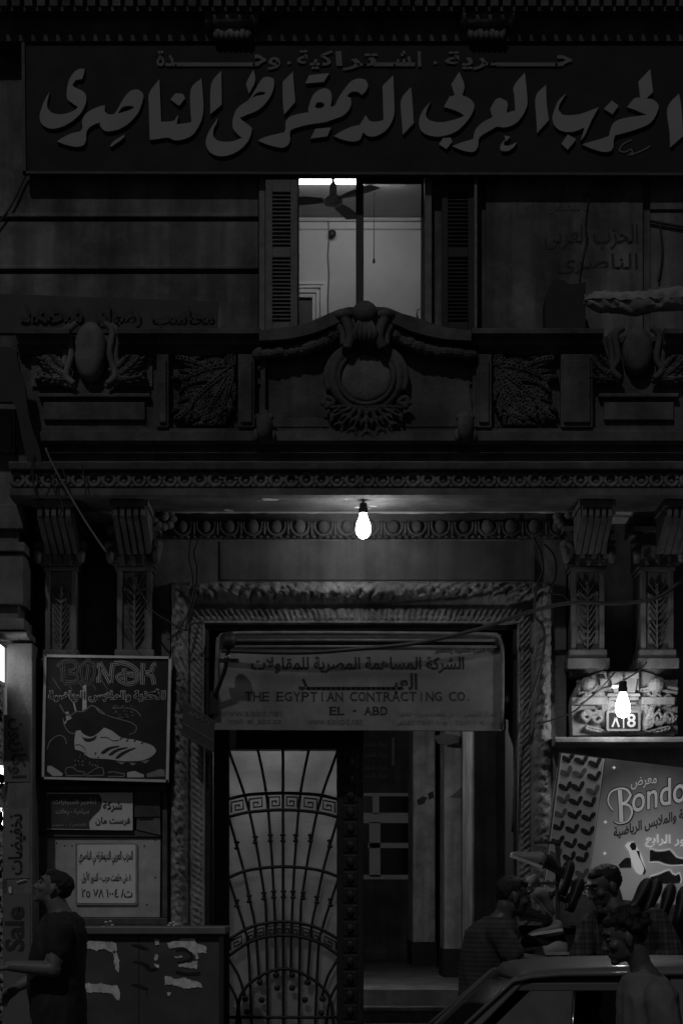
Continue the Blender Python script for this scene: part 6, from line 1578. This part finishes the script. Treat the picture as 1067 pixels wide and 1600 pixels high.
# greenhouse: pillars, roof
def gx(x, z, s):                                       # side point with tumblehome; s=0 near, 1 far
    t = (z - .90) / (zr - .90); return Vector((x, (YA + .04 + .11 * t) if s == 0 else (YA + WD - .04 - .11 * t), z))
def pillar(p, q, w_, nm='pillar', mt=cp_):
    for s in (0, 1):
        a, b_ = gx(p[0], p[1], s), gx(q[0], q[1], s); mm = MB(); dx = Vector((w_ / 2, 0, 0)); dy = Vector((0, .05 if s == 0 else -.05, 0))
        mm.add([a - dx, a + dx, b_ + dx, b_ - dx, a - dx + dy, a + dx + dy, b_ + dx + dy, b_ - dx + dy], [(0, 1, 2, 3), (4, 7, 6, 5), (0, 4, 5, 1), (1, 5, 6, 2), (2, 6, 7, 3), (3, 7, 4, 0)])
        mm.build(nm, mt, car, bevel=0.008)
pillar((0.20, .90), (0.615, zr), .075); pillar((1.40, .90), (1.36, zr), .07); pillar((2.45, .90), (2.12, zr), .16)
rf = MB(); prx = [0.57, .60, .66, .78, 1.0, 1.4, 1.8, 2.05, 2.16, 2.22]; prz = [0.0, .016, .028, .040, .050, .056, .050, .038, .02, 0.0]
nv = 19
for x_, dz in zip(prx, prz):
    for k in range(nv):
        v = k / (nv - 1); e = abs(2 * v - 1); y_ = YA + .15 + (WD - .30) * v
        rf.v.append(Vector((x_ + .03 * (e ** 2) , y_, zr + dz * (1 - .25 * e ** 2) + .035 * (1 - e ** 6) * (1 if 0 < dz else .3) - .008)))
nxp = len(prx)
for i in range(nxp - 1):
    for k in range(nv - 1): a = i * nv + k; rf.f.append((a, a + 1, a + nv + 1, a + nv))
o = len(rf.v)
rf.v += [v - Vector((0, 0, .022)) for v in rf.v[:o]]
for i in range(nxp - 1):
    for k in range(nv - 1): a = o + i * nv + k; rf.f.append((a, a + nv, a + nv + 1, a + 1))
for i in range(nxp - 1):
    for k in (0, nv - 1): a = i * nv + k; rf.f.append((a, a + nv, o + a + nv, o + a))
for k in range(nv - 1):
    for i in (0, nxp - 1): a = i * nv + k; rf.f.append((a, o + a, o + a + 1, a + 1))
roof = rf.build('roof', cp_, car, smooth=True)
for s in (0, 1):                                       # gutter, dark drip line, window head rail
    sg = 1 if s == 0 else -1
    y0 = gx(0, zr, s).y
    m = MB(); m.tube([gx(.19, .905, s) + Vector((-.045, -.01 * sg, 0)), gx(.60, zr - .02, s) + Vector((-.03, -.012 * sg, 0)), Vector((.66, y0 - .012 * sg, zr - .0)), Vector((.80, y0 - .012 * sg, zr + .012)), Vector((1.4, y0 - .012 * sg, zr + .018)), Vector((2.0, y0 - .012 * sg, zr + .008)), Vector((2.2, y0 - .012 * sg, zr - .02))], .011, 8); m.build('gutter', cp_, car, smooth=True)
    m = MB(); m.box(.66, 2.1, y0 + (.004 if s == 0 else -.014), y0 + (.014 if s == 0 else -.004), zr - .026, zr - .006); m.build('drip_seal', rub, car)
    m = MB(); m.box(.56, 2.12, y0 - .002 * sg, y0 + .03 * sg, zr - .066, zr - .027); m.build('door_head', cp_, car, bevel=0.005)
for (x0_, x1_, xt0, xt1, nm) in ((.30, .83, .655, .86, 'quarter_light'), (.845, 1.37, .875, 1.33, 'front_door_window'), (1.45, 2.36, 1.40, 2.04, 'rear_door_window')):
    for s in (0, 1):
        mm = MB(); q = [gx(x0_, .905, s), gx(x1_, .905, s), gx(xt1, zr - .066, s), gx(xt0, zr - .066, s)]; dy = Vector((0, .018 if s == 0 else -.018, 0)); d2 = Vector((0, .006 if s == 0 else -.006, 0))
        mm.add([a + dy for a in q] + [a + dy + d2 for a in q], [(0, 1, 2, 3), (7, 6, 5, 4), (0, 4, 5, 1), (1, 5, 6, 2), (2, 6, 7, 3), (3, 7, 4, 0)]); mm.build(nm, cg if nm != 'quarter_light' else mat('painted_reflection_glass', 0.13, rough=0.12, spec=0.6), car)  # quarter light is opaque grey, its reflection painted into the colour
for s in (0, 1):
    m = MB(); m.tube([gx(.835, .905, s) + Vector((0, -.002, 0)), gx(.868, zr - .066, s) + Vector((0, -.002, 0))], .006, 8); m.build('divider_bar', chrome, car, smooth=True)
m = MB(); a, b_ = gx(.17, .90, 0), gx(.17, .90, 1); c_, d_ = gx(.60, zr, 1), gx(.60, zr, 0); k = Vector((.02, 0, -.02))
m.add([a, b_, c_, d_, a + k, b_ + k, c_ + k, d_ + k], [(0, 1, 2, 3), (7, 6, 5, 4), (0, 4, 5, 1), (1, 5, 6, 2), (2, 6, 7, 3), (3, 7, 4, 0)]); m.build('windscreen', cg, car)
m = MB(); a, b_ = gx(2.50, .90, 0), gx(2.50, .90, 1); c_, d_ = gx(2.19, zr, 1), gx(2.19, zr, 0); k = Vector((-.02, 0, -.02))
m.add([a, b_, c_, d_, a + k, b_ + k, c_ + k, d_ + k], [(0, 1, 2, 3), (7, 6, 5, 4), (0, 4, 5, 1), (1, 5, 6, 2), (2, 6, 7, 3), (3, 7, 4, 0)]); m.build('rear_window', cg, car)
for x_ in (-0.315, 2.35):
    for s in (0, 1):
        yc = YA + .10 if s == 0 else YA + WD - .10; Rm = Matrix.Rotation(R(90), 3, 'X')
        m = MB(); m.lathe((x_, yc, .29), [(.18, -.085), (.27, -.08), (.29, -.05), (.29, .05), (.27, .08), (.18, .085)], 28, Rm); wh = m.build('wheel', rub, car, smooth=True)
        m = MB(); m.lathe((x_, yc, .29), [(.03, -.095), (.10, -.09), (.17, -.07), (.185, -.09), (.185, .09), (.03, .09)], 24, Rm); m.build('rim', M_['steel'], wh)
for y_ in (YA + .28, YA + WD - .28):
    m = MB(); m.lathe((-.965, y_, .66), [(.10, 0), (.10, .03), (.085, .05), (.02, .06)], 20, Matrix.Rotation(R(-90), 3, 'Y')); m.build('headlight', mat('headlight_glass', .5, rough=.1), car, smooth=True)
for y_ in (YA + .25, YA + WD - .25):
    m = MB(); m.box(3.03, 3.075, y_ - .14, y_ + .14, .60, .74); m.build('tail_light', mat('tail_lens', .1, rough=.2), car, bevel=.01)
for x_ in (-1.04, 3.06): m = MB(); m.box(x_, x_ + .08, YA + .02, YA + WD - .02, .40, .50); m.build('bumper', chrome, car, bevel=.02)
for x_ in (1.28, 2.20): m = MB(); m.box(x_, x_ + .12, YA - .025, YA - .002, .77, .79); m.build('door_handle', chrome, car, bevel=.004)
for x_ in (.36, 1.40): m = MB(); m.box(x_, x_ + .006, YA - .002, YA + .01, .42, .85); m.build('door_gap', rub, car)
for y_ in (YA + .22, YA + .88):
    m = MB(); m.box(.95, 1.45, y_, y_ + .5, .40, .56); m.prism([(0, 0)] * 0 or [(y_, .52), (y_ + .5, .52), (y_ + .46, 1.02), (y_ + .04, 1.02)], 1.36, 1.50); m.box(1.38, 1.47, y_ + .13, y_ + .37, 1.03, 1.20); m.build('seat', mat('seat_cloth', .06), car, bevel=.03)
m = MB(); m.box(.40, .62, YA + .12, YA + WD - .12, .72, .91); m.build('dashboard', rub, car, bevel=.03)
ring = [Vector((.72 + .05 * math.sin(t), YA + .45 + .18 * math.cos(t), .90 + .16 * math.sin(t))) for t in np.linspace(0, 2 * math.pi, 25)]
m = MB(); m.tube(ring, .014, 8, caps=False); m.tube([Vector((.50, YA + .45, .80)), Vector((.72, YA + .45, .90))], .02, 8); m.build('steering_wheel', rub, car, smooth=True)
def shift_car(dx):
    car.location.x += dx
shift_car(0.25)
